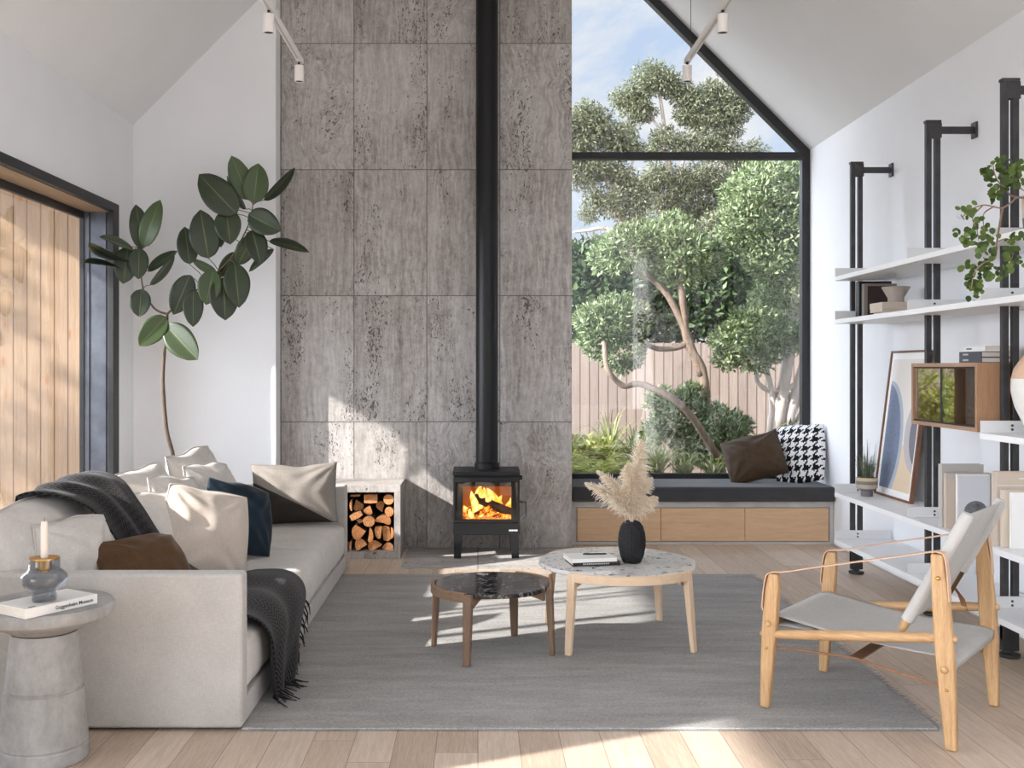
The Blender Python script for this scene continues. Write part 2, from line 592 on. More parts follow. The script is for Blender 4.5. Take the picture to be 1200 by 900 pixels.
def concrete(name, col, var=0.16):
    t = NT(name)
    v = t.coord()
    a = t.noise(v, 5, 8, 0.65, 0.3)
    st = t.noise(t.coord((9, 9, 5)), 3, 8, 0.7)
    p = t.n('TexVoronoi', Vector=v, Scale=60.0).outputs[0]
    c = lin(col)
    col1 = t.ramp(a, [(0.25, tuple(x * (1 - 2 * var) for x in c[:3])), (0.75, tuple(min(1, x * (1 + 1.6 * var)) for x in c[:3]))])
    col1 = t.mix(0.3, col1, t.ramp(st, [(0.35, tuple(x * (1 - 2.4 * var) for x in c[:3])), (0.65, c[:3])]))
    return t.pbr(col1, 0.75, 0, t.bump(t.math('ADD', a, t.math('MULTIPLY', p, 0.2)), 0.15, 0.006), 0.3)


M['concrete'] = concrete('side_table_concrete', (166, 164, 161), 0.24)
M['concrete_pale'] = concrete('pale_concrete', (190, 187, 183), 0.12)


def mk_rug():
    t = NT('grey_woven_rug')
    st = t.noise(t.coord((5, 18, 1)), 1.6, 8, 0.75, 0.8)
    st2 = t.noise(t.coord((0.8, 4.5, 1)), 2, 5, 0.6, 0.4)
    w = t.noise(t.coord((150, 210, 1)), 1, 3, 0.7)
    w2 = t.noise(t.coord((60, 130, 1)), 1, 3, 0.7)
    f = t.math('ADD', t.math('MULTIPLY', st, 0.16), t.math('ADD', t.math('MULTIPLY', st2, 0.20), t.math('ADD', t.math('MULTIPLY', w, 0.36), t.math('MULTIPLY', w2, 0.28))))
    col = t.ramp(f, [(0.36, lin((122, 120, 117))), (0.5, lin((163, 161, 158))), (0.64, lin((200, 198, 195)))])
    return t.pbr(col, 0.95, 0, t.bump(t.math('ADD', w, w2), 0.6, 0.006), 0.1)


M['rug'] = mk_rug()
M['rug_fringe'] = plain('grey_yarn', (142, 144, 148), 0.95, 0.2, 60, 0, 0.1)


def mk_throw():
    t = NT('charcoal_herringbone_wool')
    tc = t.n('TexCoord')
    sep = t.n('SeparateXYZ', i0=tc.outputs['UV'])
    u, v = sep.outputs[0], sep.outputs[1]
    tri = t.math('ABSOLUTE', t.math('SUBTRACT', t.math('FRACT', t.math('MULTIPLY', u, 11.0)), 0.5))
    s = t.math('FRACT', t.math('ADD', t.math('MULTIPLY', v, 74.0), t.math('MULTIPLY', tri, 3.2)))
    line = t.math('LESS_THAN', s, 0.36)
    nz = t.noise(t.coord((900, 900, 1), 'UV'), 1, 2)
    col = t.mix(t.math('MULTIPLY', line, t.math('ADD', 0.35, t.math('MULTIPLY', nz, 0.8))), lin((15, 14, 16)), lin((74, 72, 73)))
    return t.pbr(col, 0.95, 0, t.bump(t.math('ADD', line, nz), 0.35, 0.003), 0.1, Sheen_Weight=0.15)


M['throw'] = mk_throw()
M['throw_fringe'] = plain('charcoal_yarn', (24, 23, 25), 0.95, 0.2, 60, 0, 0.1)


def mk_houndstooth():
    t = NT('black_and_white_houndstooth')
    tc = t.n('TexCoord')
    sep = t.n('SeparateXYZ', i0=tc.outputs['UV'])
    x = t.math('FLOOR', t.math('MULTIPLY', sep.outputs[0], 48.0))
    y = t.math('FLOOR', t.math('MULTIPLY', sep.outputs[1], 48.0))
    wx = t.math('FLOORED_MODULO', t.math('FLOOR', t.math('DIVIDE', x, 4.0)), 2.0)
    wy = t.math('FLOORED_MODULO', t.math('FLOOR', t.math('DIVIDE', y, 4.0)), 2.0)
    over = t.math('LESS_THAN', t.math('FLOORED_MODULO', t.math('SUBTRACT', x, y), 4.0), 2.0)
    val = t.math('ADD', t.math('MULTIPLY', over, wx), t.math('MULTIPLY', t.math('SUBTRACT', 1.0, over), wy))
    nz = t.noise(t.coord(), 260, 2)
    col = t.mix(val, lin((22, 22, 24)), lin((226, 226, 226)))
    return t.pbr(col, 0.9, 0, t.bump(nz, 0.2, 0.003), 0.2)


M['houndstooth'] = mk_houndstooth()


def mk_twotone():
    t = NT('two_tone_linen_and_velvet')
    tc = t.n('TexCoord')
    sep = t.n('SeparateXYZ', i0=tc.outputs['UV'])
    d = t.math('SUBTRACT', sep.outputs[1], t.math('SUBTRACT', 0.70, t.math('MULTIPLY', sep.outputs[0], 0.74)))
    m = t.math('GREATER_THAN', d, 0.0)
    w = t.noise(t.coord((260, 60, 260)), 1, 2)
    c = t.mix(m, t.ramp(w, [(0.3, lin((46, 41, 38))), (0.7, lin((60, 54, 50)))]), t.ramp(w, [(0.3, lin((124, 117, 110))), (0.7, lin((150, 143, 135)))]))
    return t.pbr(c, 0.85, 0, t.bump(w, 0.25, 0.003), 0.2)


M['twotone'] = mk_twotone()


def mk_terrazzo():
    t = NT('white_terrazzo')
    v = t.coord()
    v2 = t.n('VectorMath', op='ADD', i0=v, i1=t.n('VectorMath', op='SCALE', i0=t.n('TexNoise', Vector=v, Scale=30.0).outputs[1], Scale=0.075).outputs[0]).outputs[0]
    vo = t.n('TexVoronoi', Vector=v2, Scale=26.0)
    vo2 = t.n('TexVoronoi', Vector=v2, Scale=60.0)
    b1 = t.n('SeparateColor', i0=vo.outputs[1]).outputs[0]
    b2 = t.n('SeparateColor', i0=vo2.outputs[1]).outputs[0]
    base = lin((226, 224, 222))
    in1 = t.math('LESS_THAN', vo.outputs[0], 0.42)
    in2 = t.math('LESS_THAN', vo2.outputs[0], 0.4)
    d1 = t.math('MULTIPLY', t.math('LESS_THAN', b1, 0.11), in1)
    g1 = t.math('MULTIPLY', t.math('GREATER_THAN', b1, 0.72), in1)
    d2 = t.math('MULTIPLY', t.math('LESS_THAN', b2, 0.12), in2)
    col = t.mix(g1, base, lin((186, 184, 184)))
    col = t.mix(d2, col, lin((132, 130, 130)))
    col = t.mix(d1, col, lin((98, 96, 98)))
    return t.pbr(col, 0.12, 0, None, 0.5)


M['terrazzo'] = mk_terrazzo()


def mk_marble():
    t = NT('black_veined_marble')
    v = t.coord()
    w = t.n('VectorMath', op='ADD', i0=v, i1=t.n('VectorMath', op='SCALE', i0=t.n('TexNoise', Vector=v, Scale=5.0, Detail=6.0).outputs[1], Scale=0.35).outputs[0]).outputs[0]
    n1 = t.noise(w, 9, 9, 0.7)
    vein = t.math('ABSOLUTE', t.math('SUBTRACT', n1, 0.5))
    n2 = t.noise(w, 30, 5, 0.7)
    m = t.math('MULTIPLY', t.ramp(vein, [(0.0, g(1)), (0.035, g(0))]), t.ramp(n2, [(0.4, g(0)), (0.6, g(0.85))]))
    col = t.mix(m, lin((22, 20, 21)), lin((170, 166, 164)))
    return t.pbr(col, 0.1, 0, None, 0.6)


M['marble'] = mk_marble()


def mk_ribbed():
    t = NT('black_ribbed_ceramic')
    n1 = t.noise(t.coord((1, 1, 4)), 45, 4)
    col = t.ramp(n1, [(0.3, lin((18, 18, 20))), (0.7, lin((44, 44, 47)))])
    return t.pbr(col, 0.75, 0, t.bump(n1, 0.6, 0.006), 0.3)


M['black_vase'] = mk_ribbed()


def mk_pampas():
    t = NT('pampas_plume')
    geo = t.n('NewGeometry')
    col = t.ramp(geo.outputs['Random Per Island'], [(0.0, lin((232, 218, 198))), (0.5, lin((248, 238, 222))), (1.0, lin((255, 251, 242)))])
    d = t.n('BsdfDiffuse', Color=col)
    tr = t.n('BsdfTranslucent', Color=col)
    mx = t.n('MixShader', i0=0.5, i1=d.outputs[0], i2=tr.outputs[0])
    t.t.links.new(mx.outputs[0], t.out.inputs[0])
    return t.m


M['pampas'] = mk_pampas()


def leafmat(name, cols, rough=0.5, trans=0.3, island=True, spec=0.4):
    t = NT(name)
    if island:
        fac = t.n('NewGeometry').outputs['Random Per Island']
    else:
        fac = t.noise(t.coord(), 9, 3)
    n = len(cols)
    col = t.ramp(fac, [(i / (n - 1), lin(c)) for i, c in enumerate(cols)])
    p = t.n('BsdfPrincipled', Base_Color=col, Roughness=rough)
    t.set(p, 'Specular IOR Level', spec)
    tr = t.n('BsdfTranslucent', Color=col)
    mx = t.n('MixShader', i0=trans, i1=p.outputs[0], i2=tr.outputs[0])
    t.t.links.new(mx.outputs[0], t.out.inputs[0])
    return t.m


M['leaf_trail'] = leafmat('small_round_leaf', [(52, 74, 28), (76, 98, 40), (104, 122, 58)], 0.5, 0.2)
M['leaf_cloud'] = leafmat('clipped_tree_leaf', [(70, 88, 56), (104, 122, 82), (138, 154, 110), (182, 192, 152)], 0.45, 0.3)
M['leaf_gum'] = leafmat('gum_leaf', [(74, 82, 58), (104, 110, 82), (130, 134, 104), (158, 160, 130)], 0.5, 0.35)
M['leaf_dark'] = leafmat('dark_leaf', [(52, 70, 44), (78, 98, 62), (108, 128, 86)], 0.5, 0.25)
M['leaf_fern'] = leafmat('fern_leaf', [(110, 122, 50), (150, 158, 74), (184, 186, 104)], 0.5, 0.35)
M['leaf_strap'] = leafmat('strap_leaf', [(92, 108, 56), (132, 144, 84), (176, 180, 124)], 0.45, 0.3)
M['leaf_small_pot'] = leafmat('thin_grey_green_leaf', [(70, 82, 62), (104, 114, 92), (130, 138, 116)], 0.6, 0.2)
M['bark_pale'] = plain('pale_bark', (200, 186, 176), 0.85, 0.2, 9, 0, 0.3, stretch=(2, 2, 0.6))
M['bark_brown'] = plain('brown_bark', (132, 114, 100), 0.9, 0.25, 12, 0, 0.4, stretch=(2, 2, 0.6))
M['ground'] = plain('garden_soil', (110, 98, 78), 0.95, 0.2, 4, 0, 0.3)
M['paving'] = plain('grey_paving', (172, 167, 160), 0.85, 0.06, 4, 0, 0.05)


def mk_rubber_leaf():
    t = NT('glossy_dark_leaf')
    tc = t.n('TexCoord')
    sep = t.n('SeparateXYZ', i0=tc.outputs['UV'])
    a = t.math('ABSOLUTE', t.math('SUBTRACT', sep.outputs[0], 0.5))
    rib = t.math('LESS_THAN', a, 0.022)
    vv = t.math('FRACT', t.math('ADD', t.math('MULTIPLY', sep.outputs[1], 14.0), t.math('MULTIPLY', a, -6.0)))
    vein = t.math('LESS_THAN', vv, 0.10)
    oi = t.n('ObjectInfo').outputs['Random']
    base = t.ramp(oi, [(0.0, lin((25, 33, 19))), (0.6, lin((35, 47, 27))), (1.0, lin((64, 82, 42)))])
    nz = t.noise(t.coord(), 26, 3)
    col = t.mix(t.math('MULTIPLY', nz, 0.35), base, lin((58, 74, 44)))
    col = t.mix(t.math('MULTIPLY', vein, 0.15), col, lin((96, 112, 70)))
    col = t.mix(t.math('MULTIPLY', rib, 0.4), col, lin((122, 134, 84)))
    return t.pbr(col, 0.4, 0, t.bump(vein, 0.1, 0.002), 0.45)


M['rubber_leaf'] = mk_rubber_leaf()


def boards(name, pitch, cols, axis=0, gapw=0.05, knots=False, rough=0.8):
    t = NT(name)
    tc = t.n('TexCoord')
    sep = t.n('SeparateXYZ', i0=tc.outputs['Object'])
    u = t.math('DIVIDE', sep.outputs[axis], pitch)
    row = t.math('FLOOR', u)
    wn = t.n('TexWhiteNoise', _noise_dimensions='1D', W=row)
    off = t.n('CombineXYZ', i0=t.math('MULTIPLY', row, 3.7), i2=t.math('MULTIPLY', wn.outputs[0], 41.0))
    pos = t.n('VectorMath', op='ADD', i0=tc.outputs['Object'], i1=off).outputs[0]
    gr = t.noise(t.n('Mapping', Vector=pos, Scale=(16, 16, 0.8)).outputs[0], 3, 6, 0.6, 1.5)
    base = t.ramp(wn.outputs[0], [(0, lin(cols[0])), (1, lin(cols[1]))])
    col = t.mix(0.45, base, t.ramp(gr, [(0.3, lin(cols[2])), (0.65, lin(cols[1]))]))
    if knots:
        kv = t.n('TexVoronoi', Vector=t.n('Mapping', Vector=pos, Scale=(7, 7, 2.4)).outputs[0], Scale=1.0).outputs[0]
        col = t.mix(t.ramp(kv, [(0.05, g(0.75)), (0.14, g(0))]), col, lin((150, 92, 48)))
    fu = t.math('FRACT', u)
    e = t.math('MINIMUM', fu, t.math('SUBTRACT', 1.0, fu))
    gap = t.math('LESS_THAN', e, gapw)
    col = t.mix(t.math('MULTIPLY', gap, 0.8), col, lin((88, 62, 44)))
    return t.pbr(col, rough, 0, t.bump(t.math('SUBTRACT', t.math('MULTIPLY', gr, 0.2), gap), 0.3, 0.006), 0.2)


M['timber'] = boards('knotty_pine_cladding', 0.105, [(146, 124, 101), (170, 145, 119), (126, 98, 73)], 0, 0.045, True)
M['fence'] = boards('weathered_pink_fence_board', 0.125, [(144, 130, 122), (166, 151, 141), (128, 113, 105)], 0, 0.06)


def mk_window_glass(name='clear_window_glass', tint=(1, 1, 1, 1), refl=0.0):
    t = NT(name)
    tr = t.n('BsdfTransparent', Color=tint)
    gl = t.n('BsdfGlossy', Color=(1, 1, 1, 1), Roughness=0.0)
    bf = t.n('NewGeometry').outputs['Backfacing']
    fr = t.n('Fresnel', IOR=t.math('SUBTRACT', 1.45, t.math('MULTIPLY', bf, 1.45 - 1 / 1.45)))
    mx = t.n('MixShader', i0=t.math('MAXIMUM', fr.outputs[0], refl), i1=tr.outputs[0], i2=gl.outputs[0])
    t.t.links.new(mx.outputs[0], t.out.inputs[0])
    return t.m


M['glass'] = mk_window_glass()
M['smoke_glass'] = mk_window_glass('smoky_glass', (0.78, 0.79, 0.81, 1))
M['cabinet_glass'] = mk_window_glass('cabinet_glass', (0.92, 0.92, 0.9, 1), 0.26)
M['stove_glass'] = mk_window_glass('stove_glass', (0.95, 0.9, 0.85, 1))


def emit(name, stops, strength, vec_scale=(1, 1, 1), noise_scale=14):
    t = NT(name)
    f = t.noise(t.coord(vec_scale), noise_scale, 4, 0.6, 0.6)
    e = t.n('Emission', Color=t.ramp(f, stops), Strength=strength)
    t.t.links.new(e.outputs[0], t.out.inputs[0])
    return t.m


M['flame'] = emit('flame', [(0.28, (0.8, 0.16, 0.01)), (0.45, (1.0, 0.42, 0.05)), (0.62, (1.0, 0.78, 0.3))], 2.6, (1, 1, 0.6), 22)
M['ember'] = emit('glowing_ember', [(0.40, (0.03, 0.006, 0.001)), (0.5, (0.9, 0.2, 0.01)), (0.62, (1, 0.62, 0.12))], 1.8, (1, 1, 1), 30)
M['char'] = plain('charred_log', (46, 30, 22), 0.9, 0.4, 40, 0, 0.5)
M['firebrick'] = plain('firebrick', (190, 140, 80), 0.9, 0.12, 12, 0, 0.1)


def mk_log_end():
    t = NT('split_log_end')
    tc = t.n('TexCoord')
    v = t.n('VectorMath', op='ADD', i0=tc.outputs['Object'], i1=t.n('VectorMath', op='SCALE', i0=t.n('TexNoise', Vector=tc.outputs['Object'], Scale=14.0).outputs[1], Scale=0.03).outputs[0]).outputs[0]
    sep = t.n('SeparateXYZ', i0=v)
    r = t.math('SQRT', t.math('ADD', t.math('POWER', sep.outputs[0], 2.0), t.math('POWER', sep.outputs[2], 2.0)))
    ring = t.math('SINE', t.math('MULTIPLY', r, 520.0))
    nz = t.noise(t.coord((60, 1, 60)), 1, 4)
    f = t.math('ADD', t.math('MULTIPLY', ring, 0.14), nz)
    oi = t.n('ObjectInfo').outputs['Random']
    col = t.ramp(f, [(0.25, lin((170, 108, 66))), (0.5, lin((214, 152, 100))), (0.8, lin((236, 186, 136)))])
    col = t.mix(t.math('MULTIPLY', oi, 0.35), col, lin((206, 126, 74)))
    return t.pbr(col, 0.8, 0, t.bump(f, 0.2, 0.003), 0.2)


M['log_end'] = mk_log_end()
M['bark'] = plain('firewood_bark', (74, 52, 38), 0.95, 0.3, 30, 0, 0.5)


def mk_art():
    """flat abstract print: overlapping blue-grey, grey and sand shapes on white"""
    t = NT('abstract_print')
    tc = t.n('TexCoord')
    sep = t.n('SeparateXYZ', i0=tc.outputs['UV'])
    u, v = sep.outputs[0], sep.outputs[1]

    def ell(cx, cy, rx, ry):
        a = t.math('POWER', t.math('DIVIDE', t.math('SUBTRACT', u, cx), rx), 2.0)
        b = t.math('POWER', t.math('DIVIDE', t.math('SUBTRACT', v, cy), ry), 2.0)
        return t.math('LESS_THAN', t.math('ADD', a, b), 1.0)
    nz = t.noise(t.coord(), 60, 3)
    col = lin((224, 219, 212))
    low = t.math('LESS_THAN', v, 0.36)
    col = t.mix(t.math('MULTIPLY', low, t.math('LESS_THAN', t.math('ABSOLUTE', t.math('SUBTRACT', u, 0.55)), 0.5)), col, lin((222, 200, 172)))
    col = t.mix(ell(0.08, 0.36, 0.50, 0.44), col, lin((170, 178, 190)))
    col = t.mix(ell(0.0, 0.36, 0.50, 0.42), col, t.ramp(nz, [(0.3, lin((104, 116, 140))), (0.7, lin((124, 136, 158)))]))
    col = t.mix(ell(0.98, 0.44, 0.36, 0.26), col, lin((186, 182, 182)))
    col = t.mix(ell(1.06, 0.44, 0.30, 0.22), col, lin((118, 116, 126)))
    bx = t.math('GREATER_THAN', t.math('ABSOLUTE', t.math('SUBTRACT', u, 0.5)), 0.435)
    by = t.math('GREATER_THAN', t.math('ABSOLUTE', t.math('SUBTRACT', v, 0.5)), 0.455)
    col = t.mix(t.math('MAXIMUM', bx, by), col, lin((238, 237, 235)))
    return t.pbr(col, 0.5, 0, None, 0.3)


M['art'] = mk_art()


def mk_stone_picture():
    t = NT('cover_with_grey_stone')
    tc = t.n('TexCoord')
    sep = t.n('SeparateXYZ', i0=tc.outputs['UV'])
    a = t.math('POWER', t.math('DIVIDE', t.math('SUBTRACT', sep.outputs[0], 0.56), 0.38), 2.0)
    b = t.math('POWER', t.math('DIVIDE', t.math('SUBTRACT', sep.outputs[1], 0.32), 0.2), 2.0)
    m = t.math('LESS_THAN', t.math('ADD', a, b), 1.0)
    nz = t.noise(t.coord(), 34, 6, 0.7)
    col = t.mix(m, lin((214, 214, 218)), t.ramp(nz, [(0.3, lin((66, 66, 70))), (0.7, lin((140, 140, 144)))]))
    return t.pbr(col, 0.5, 0, None, 0.3)


M['stone_picture'] = mk_stone_picture()


def mk_small_pot():
    t = NT('banded_stoneware_pot')
    sep = t.n('SeparateXYZ', i0=t.n('TexCoord').outputs['Object'])
    z = sep.outputs[2]
    col = t.ramp(t.math('DIVIDE', z, 0.125), [(0.0, lin((110, 108, 108))), (0.36, lin((124, 120, 118))), (0.42, lin((176, 164, 148))), (0.6, lin((176, 164, 148))), (0.63, lin((124, 116, 110))), (0.78, lin((140, 130, 122))), (0.82, lin((196, 178, 152)))], 'CONSTANT')
    return t.pbr(col, 0.75, 0, t.bump(t.noise(t.coord(), 60, 3), 0.1, 0.003), 0.3)


M['small_pot'] = mk_small_pot()
# ------------------------------------------------------------------ the room shell
XL, XR, AX = -2.62, 2.82, 0.10
EAVE, APEX = 3.25, 5.97
YB, YS, YW = 7.92, 8.09, 8.87          # white back wall, stone wall, gable window
Y0 = -1.2                              # end behind the camera, left open to let sky light in
OP1, OP2 = (4.02, 7.57), (-0.2, 2.57)  # openings in the left wall
HEAD = 2.58


def roofz(x):
    return APEX - abs(x - AX)


mb = MB().box((XL - 0.02, Y0, -0.12), (XR + 0.02, 9.0, 0))
struct(mb.build('floor', M['floor']), 'pale oak boarded floor running towards the fireplace')
mb = MB().box((-0.54, 7.24, 0.0), (0.74, YS - 0.002, 0.004))
struct(mb.build('hearth', M['hearth']), 'grey stone hearth set into the floor under the stove')

# left wall, 0.2 thick, with its two openings
mb = MB()
xa, xb = XL - 0.2, XL
for y0, y1, z0, z1 in ((OP1[1], 8.95, 0, HEAD), (OP2[1], OP1[0], 0, HEAD), (Y0, OP2[0], 0, HEAD), (Y0, 8.95, HEAD, EAVE + 0.05)):
    mb.box((xa, y0, z0), (xb, y1, z1))
struct(mb.build('wall_left', M['white_wall']), 'white left wall with a tall black framed opening')
mb = MB().box((XR, Y0, 0), (XR + 0.2, 9.0, EAVE + 0.05))
struct(mb.build('wall_right', M['white_wall']), 'white right wall behind the shelving')
mb = MB().prism([(XL, 0), (-1.537, 0), (-1.537, roofz(-1.537) + 0.02), (XL, EAVE + 0.02)], 'Y', YB, YS + 0.3)
struct(mb.build('wall_back', M['white_wall']), 'white back wall beside the stone chimney wall')
mb = MB().prism([(-1.537, 0), (0.73, 0), (0.73, roofz(0.73) + 0.02), (AX, APEX + 0.02), (-1.537, roofz(-1.537) + 0.02)], 'Y', YS, 8.95)
struct(mb.build('wall_fireplace', M['travertine']), 'chimney wall clad in grey travertine tiles')
# two roof slopes
for nm, s, lab in (('ceiling_left', -1, 'white sloping ceiling on the left side'), ('ceiling_right', 1, 'white sloping ceiling on the right side')):
    xe = XL - 0.2 if s < 0 else XR + 0.2
    ze = roofz(xe)
    mb = MB().prism([(xe, ze), (AX, APEX), (AX, APEX + 0.28), (xe, ze + 0.28)], 'Y', Y0, 9.0)
    struct(mb.build(nm, M['ceiling']), lab)

# gable window, right of the chimney
w1 = thing('window_1', 'tall gabled window with black frame over the window seat', None, (1.8, YW, 0.42), kind='structure')
y0, y1 = YW - 0.03, YW + 0.05
mb = MB()
mb.box((0.73, y0, 0.44), (XR, y1, 0.50))
mb.box((XR - 0.066, y0, 0.50), (XR, y1, EAVE - 0.05))
mb.box((0.73, y0, 0.50), (0.79, y1, 5.20))
mb.box((0.79, y0, 3.175), (XR - 0.066, y1, 3.232))
q = 0.085
mb.prism([(XR, EAVE), (XR, EAVE - q * 1.2), (0.79, roofz(0.79) - q * 1.2), (0.79, roofz(0.79))], 'Y', y0 - 0.0015, y1 - 0.0015)
mb.build('window_frame', M['frame_black'], w1)
mb = MB().box((0.79, YW + 0.005, 0.50), (XR - 0.066, YW + 0.013, 3.175))
mb.prism([(0.79, 3.232), (XR - 0.066, 3.232), (0.79, roofz(0.79) - 0.1)], 'Y', YW + 0.005, YW + 0.013)
mb.build('window_pane', M['glass'], w1)
mb = MB().box((0.73, YW - 0.03, -0.1), (XR, 8.99, 0.44))
struct(mb.build('wall_below_window', M['white_wall']), 'low white wall under the gabled window')

# left window: deep black-lined reveal
w2 = thing('window_2', 'floor to head black framed window in the left wall', None, (XL, 5.8, 0), kind='structure')
a, b = OP1
mb = MB()
fx0, fx1 = XL - 0.2, XL + 0.012
mb.box((fx0, a, HEAD - 0.055), (fx1, b, HEAD + 0.004))
mb.box((XL - 0.03, b - 0.12, 0), (fx1, b, HEAD - 0.055))
mb.box((XL - 0.03, a, 0), (fx1, a + 0.06, HEAD - 0.055))
mb.build('window_frame', M['frame_black'], w2, bevel=0.003)
mb = MB().box((XL - 0.20, a, HEAD - 0.062), (XL - 0.02, b - 0.02, HEAD - 0.0555))
mb.build('soffit_lining', M['soffit'], w2)
mb = MB().box((XL - 0.205, b - 0.10, 0), (XL - 0.031, b, HEAD - 0.063))
jp = mb.build('jamb_panel', M['jamb_metal'], w2)
mb = MB()
for xx in (XL - 0.045, XL - 0.165):
    mb.box((xx - 0.004, b - 0.104, 0), (xx + 0.004, b - 0.099, HEAD - 0.065))
mb.build('shadow_gap', M['black_gap'], jp)
mb = MB()
mb.box((XL - 0.235, a, HEAD - 0.11), (XL - 0.205, b, HEAD - 0.03))
mb.box((XL - 0.235, b - 0.11, 0), (XL - 0.205, b, HEAD - 0.11))
for yy, ww in ((4.17, 0.05), (4.66, 0.028), (4.75, 0.028), (4.93, 0.04)):  # upright bars added out of view to cast the streaks on the rug
    mb.box((XL - 0.235, yy, 0), (XL - 0.205, yy + ww, HEAD - 0.11))
mb.build('sash_and_shadow_bars', M['frame_black'], w2)
mb = MB().box((XL - 0.224, 4.97, 0), (XL - 0.217, b - 0.11, HEAD - 0.11))
mb.build('window_pane', M['glass'], w2)
# nearer opening, beyond the photograph's left edge
w3 = thing('window_3', 'nearer black framed opening in the left wall', None, (XL, 1.2, 0), kind='structure')
mb = MB()
a3, b3 = OP2
mb.box((fx0, a3, HEAD - 0.055), (fx1, b3, HEAD + 0.004))
for yy in (a3, b3 - 0.06):
    mb.box((fx0, yy, 0), (fx1, yy + 0.06, HEAD - 0.055))
mb.build('window_frame', M['frame_black'], w3)

# outside, left: timber clad wing; unseen canopy and posts added to block the sun; ground
mb = MB().box((-6.2, 8.0, -0.15), (-2.83, 8.15, 4.2))
struct(mb.build('wall_exterior', M['timber']), 'vertical knotty pine cladding outside the left window')
mb = MB().box((-5.0, -1.5, 3.29), (-3.45, 7.98, 3.42))
struct(mb.build('shading_canopy', M['soffit']), 'added unseen canopy slab shading the left window')
mb = MB()
for yy in (-1.4, 3.0):
    mb.box((-4.9, yy, -0.15), (-4.82, yy + 0.08, 3.29))
struct(mb.build('shading_canopy_posts', M['frame_black']), 'slim posts carrying the added canopy')
mb = MB().box((-30, 9.05, -0.4), (30, 60, -0.15))
struct(mb.build('ground_garden', M['ground']), 'garden bed beyond the window')
mb = MB().box((-30, -25, -0.4), (XL - 0.25, 9.05, -0.15)).box((XL - 0.25, -25, -0.4), (30, Y0, -0.13)).box((XR + 0.25, Y0, -0.4), (30, 9.05, -0.15))
struct(mb.build('ground_terrace', M['paving']), 'pale paved terrace around the house')

# ------------------------------------------------------------------ window seat
seat = thing('window_seat', 'pale concrete window bench with three oak drawer fronts', 'bench', (1.78, 8.55, 0))
x0, x1, ya, yb_ = 0.735, XR - 0.004, 8.24, YW - 0.035
mb = MB()
mb.box((x0, ya, 0.295), (x1, yb_, 0.342))
mb.box((x0, ya, 0.0), (x0 + 0.045, yb_, 0.295))
mb.box((x1 - 0.03, ya, 0.0), (x1, yb_, 0.295))
mb.box((x0 + 0.045, ya, 0.0), (x1 - 0.03, yb_, 0.022))
mb.box((x0 + 0.045, ya + 0.3, 0.022), (x1 - 0.03, ya + 0.32, 0.295))
mb.build('carcass', M['concrete_pale'], seat, bevel=0.002)
dx0, dx1 = x0 + 0.05, x1 - 0.035
dw = (dx1 - dx0) / 3
for k in range(3):
    mb = MB().box((dx0 + k * dw + 0.002, ya + 0.008, 0.026), (dx0 + (k + 1) * dw - 0.002, ya + 0.03, 0.29))
    mb.build('drawer', M['oak'], seat, bevel=0.0015)
mb = MB().box((0.74, 8.19, 0.344), (XR - 0.006, YW - 0.04, 0.462))
cu = mb.build('seat_cushion', M['bench_cushion'], None, (1.78, 8.5, 0.344), bevel=0.018, seg=3)
tag(cu, 'long charcoal cushion on the window bench', 'cushion')

# ------------------------------------------------------------------ log box
lb = thing('log_box', 'pale stone log niche between sofa and stove', 'log holder', (-0.9, 7.85, 0))
ox0, ox1, oy0, oy1, oz = -1.27, -0.566, 7.62, YS - 0.004, 0.54
mb = MB()
mb.box((ox0, oy0, oz - 0.052), (ox1, oy1, oz))
mb.box((ox0, oy0, 0.0), (ox1, oy1, 0.05))
mb.box((ox0, oy0, 0.05), (ox0 + 0.05, oy1, oz - 0.052))
mb.box((ox1 - 0.046, oy0, 0.05), (ox1, oy1, oz - 0.052))
mb.build('box_shell', M['travertine_plain'], lb, bevel=0.002)
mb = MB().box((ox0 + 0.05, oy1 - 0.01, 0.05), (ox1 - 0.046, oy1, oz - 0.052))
mb.build('back_lining', M['black_gap'], lb)

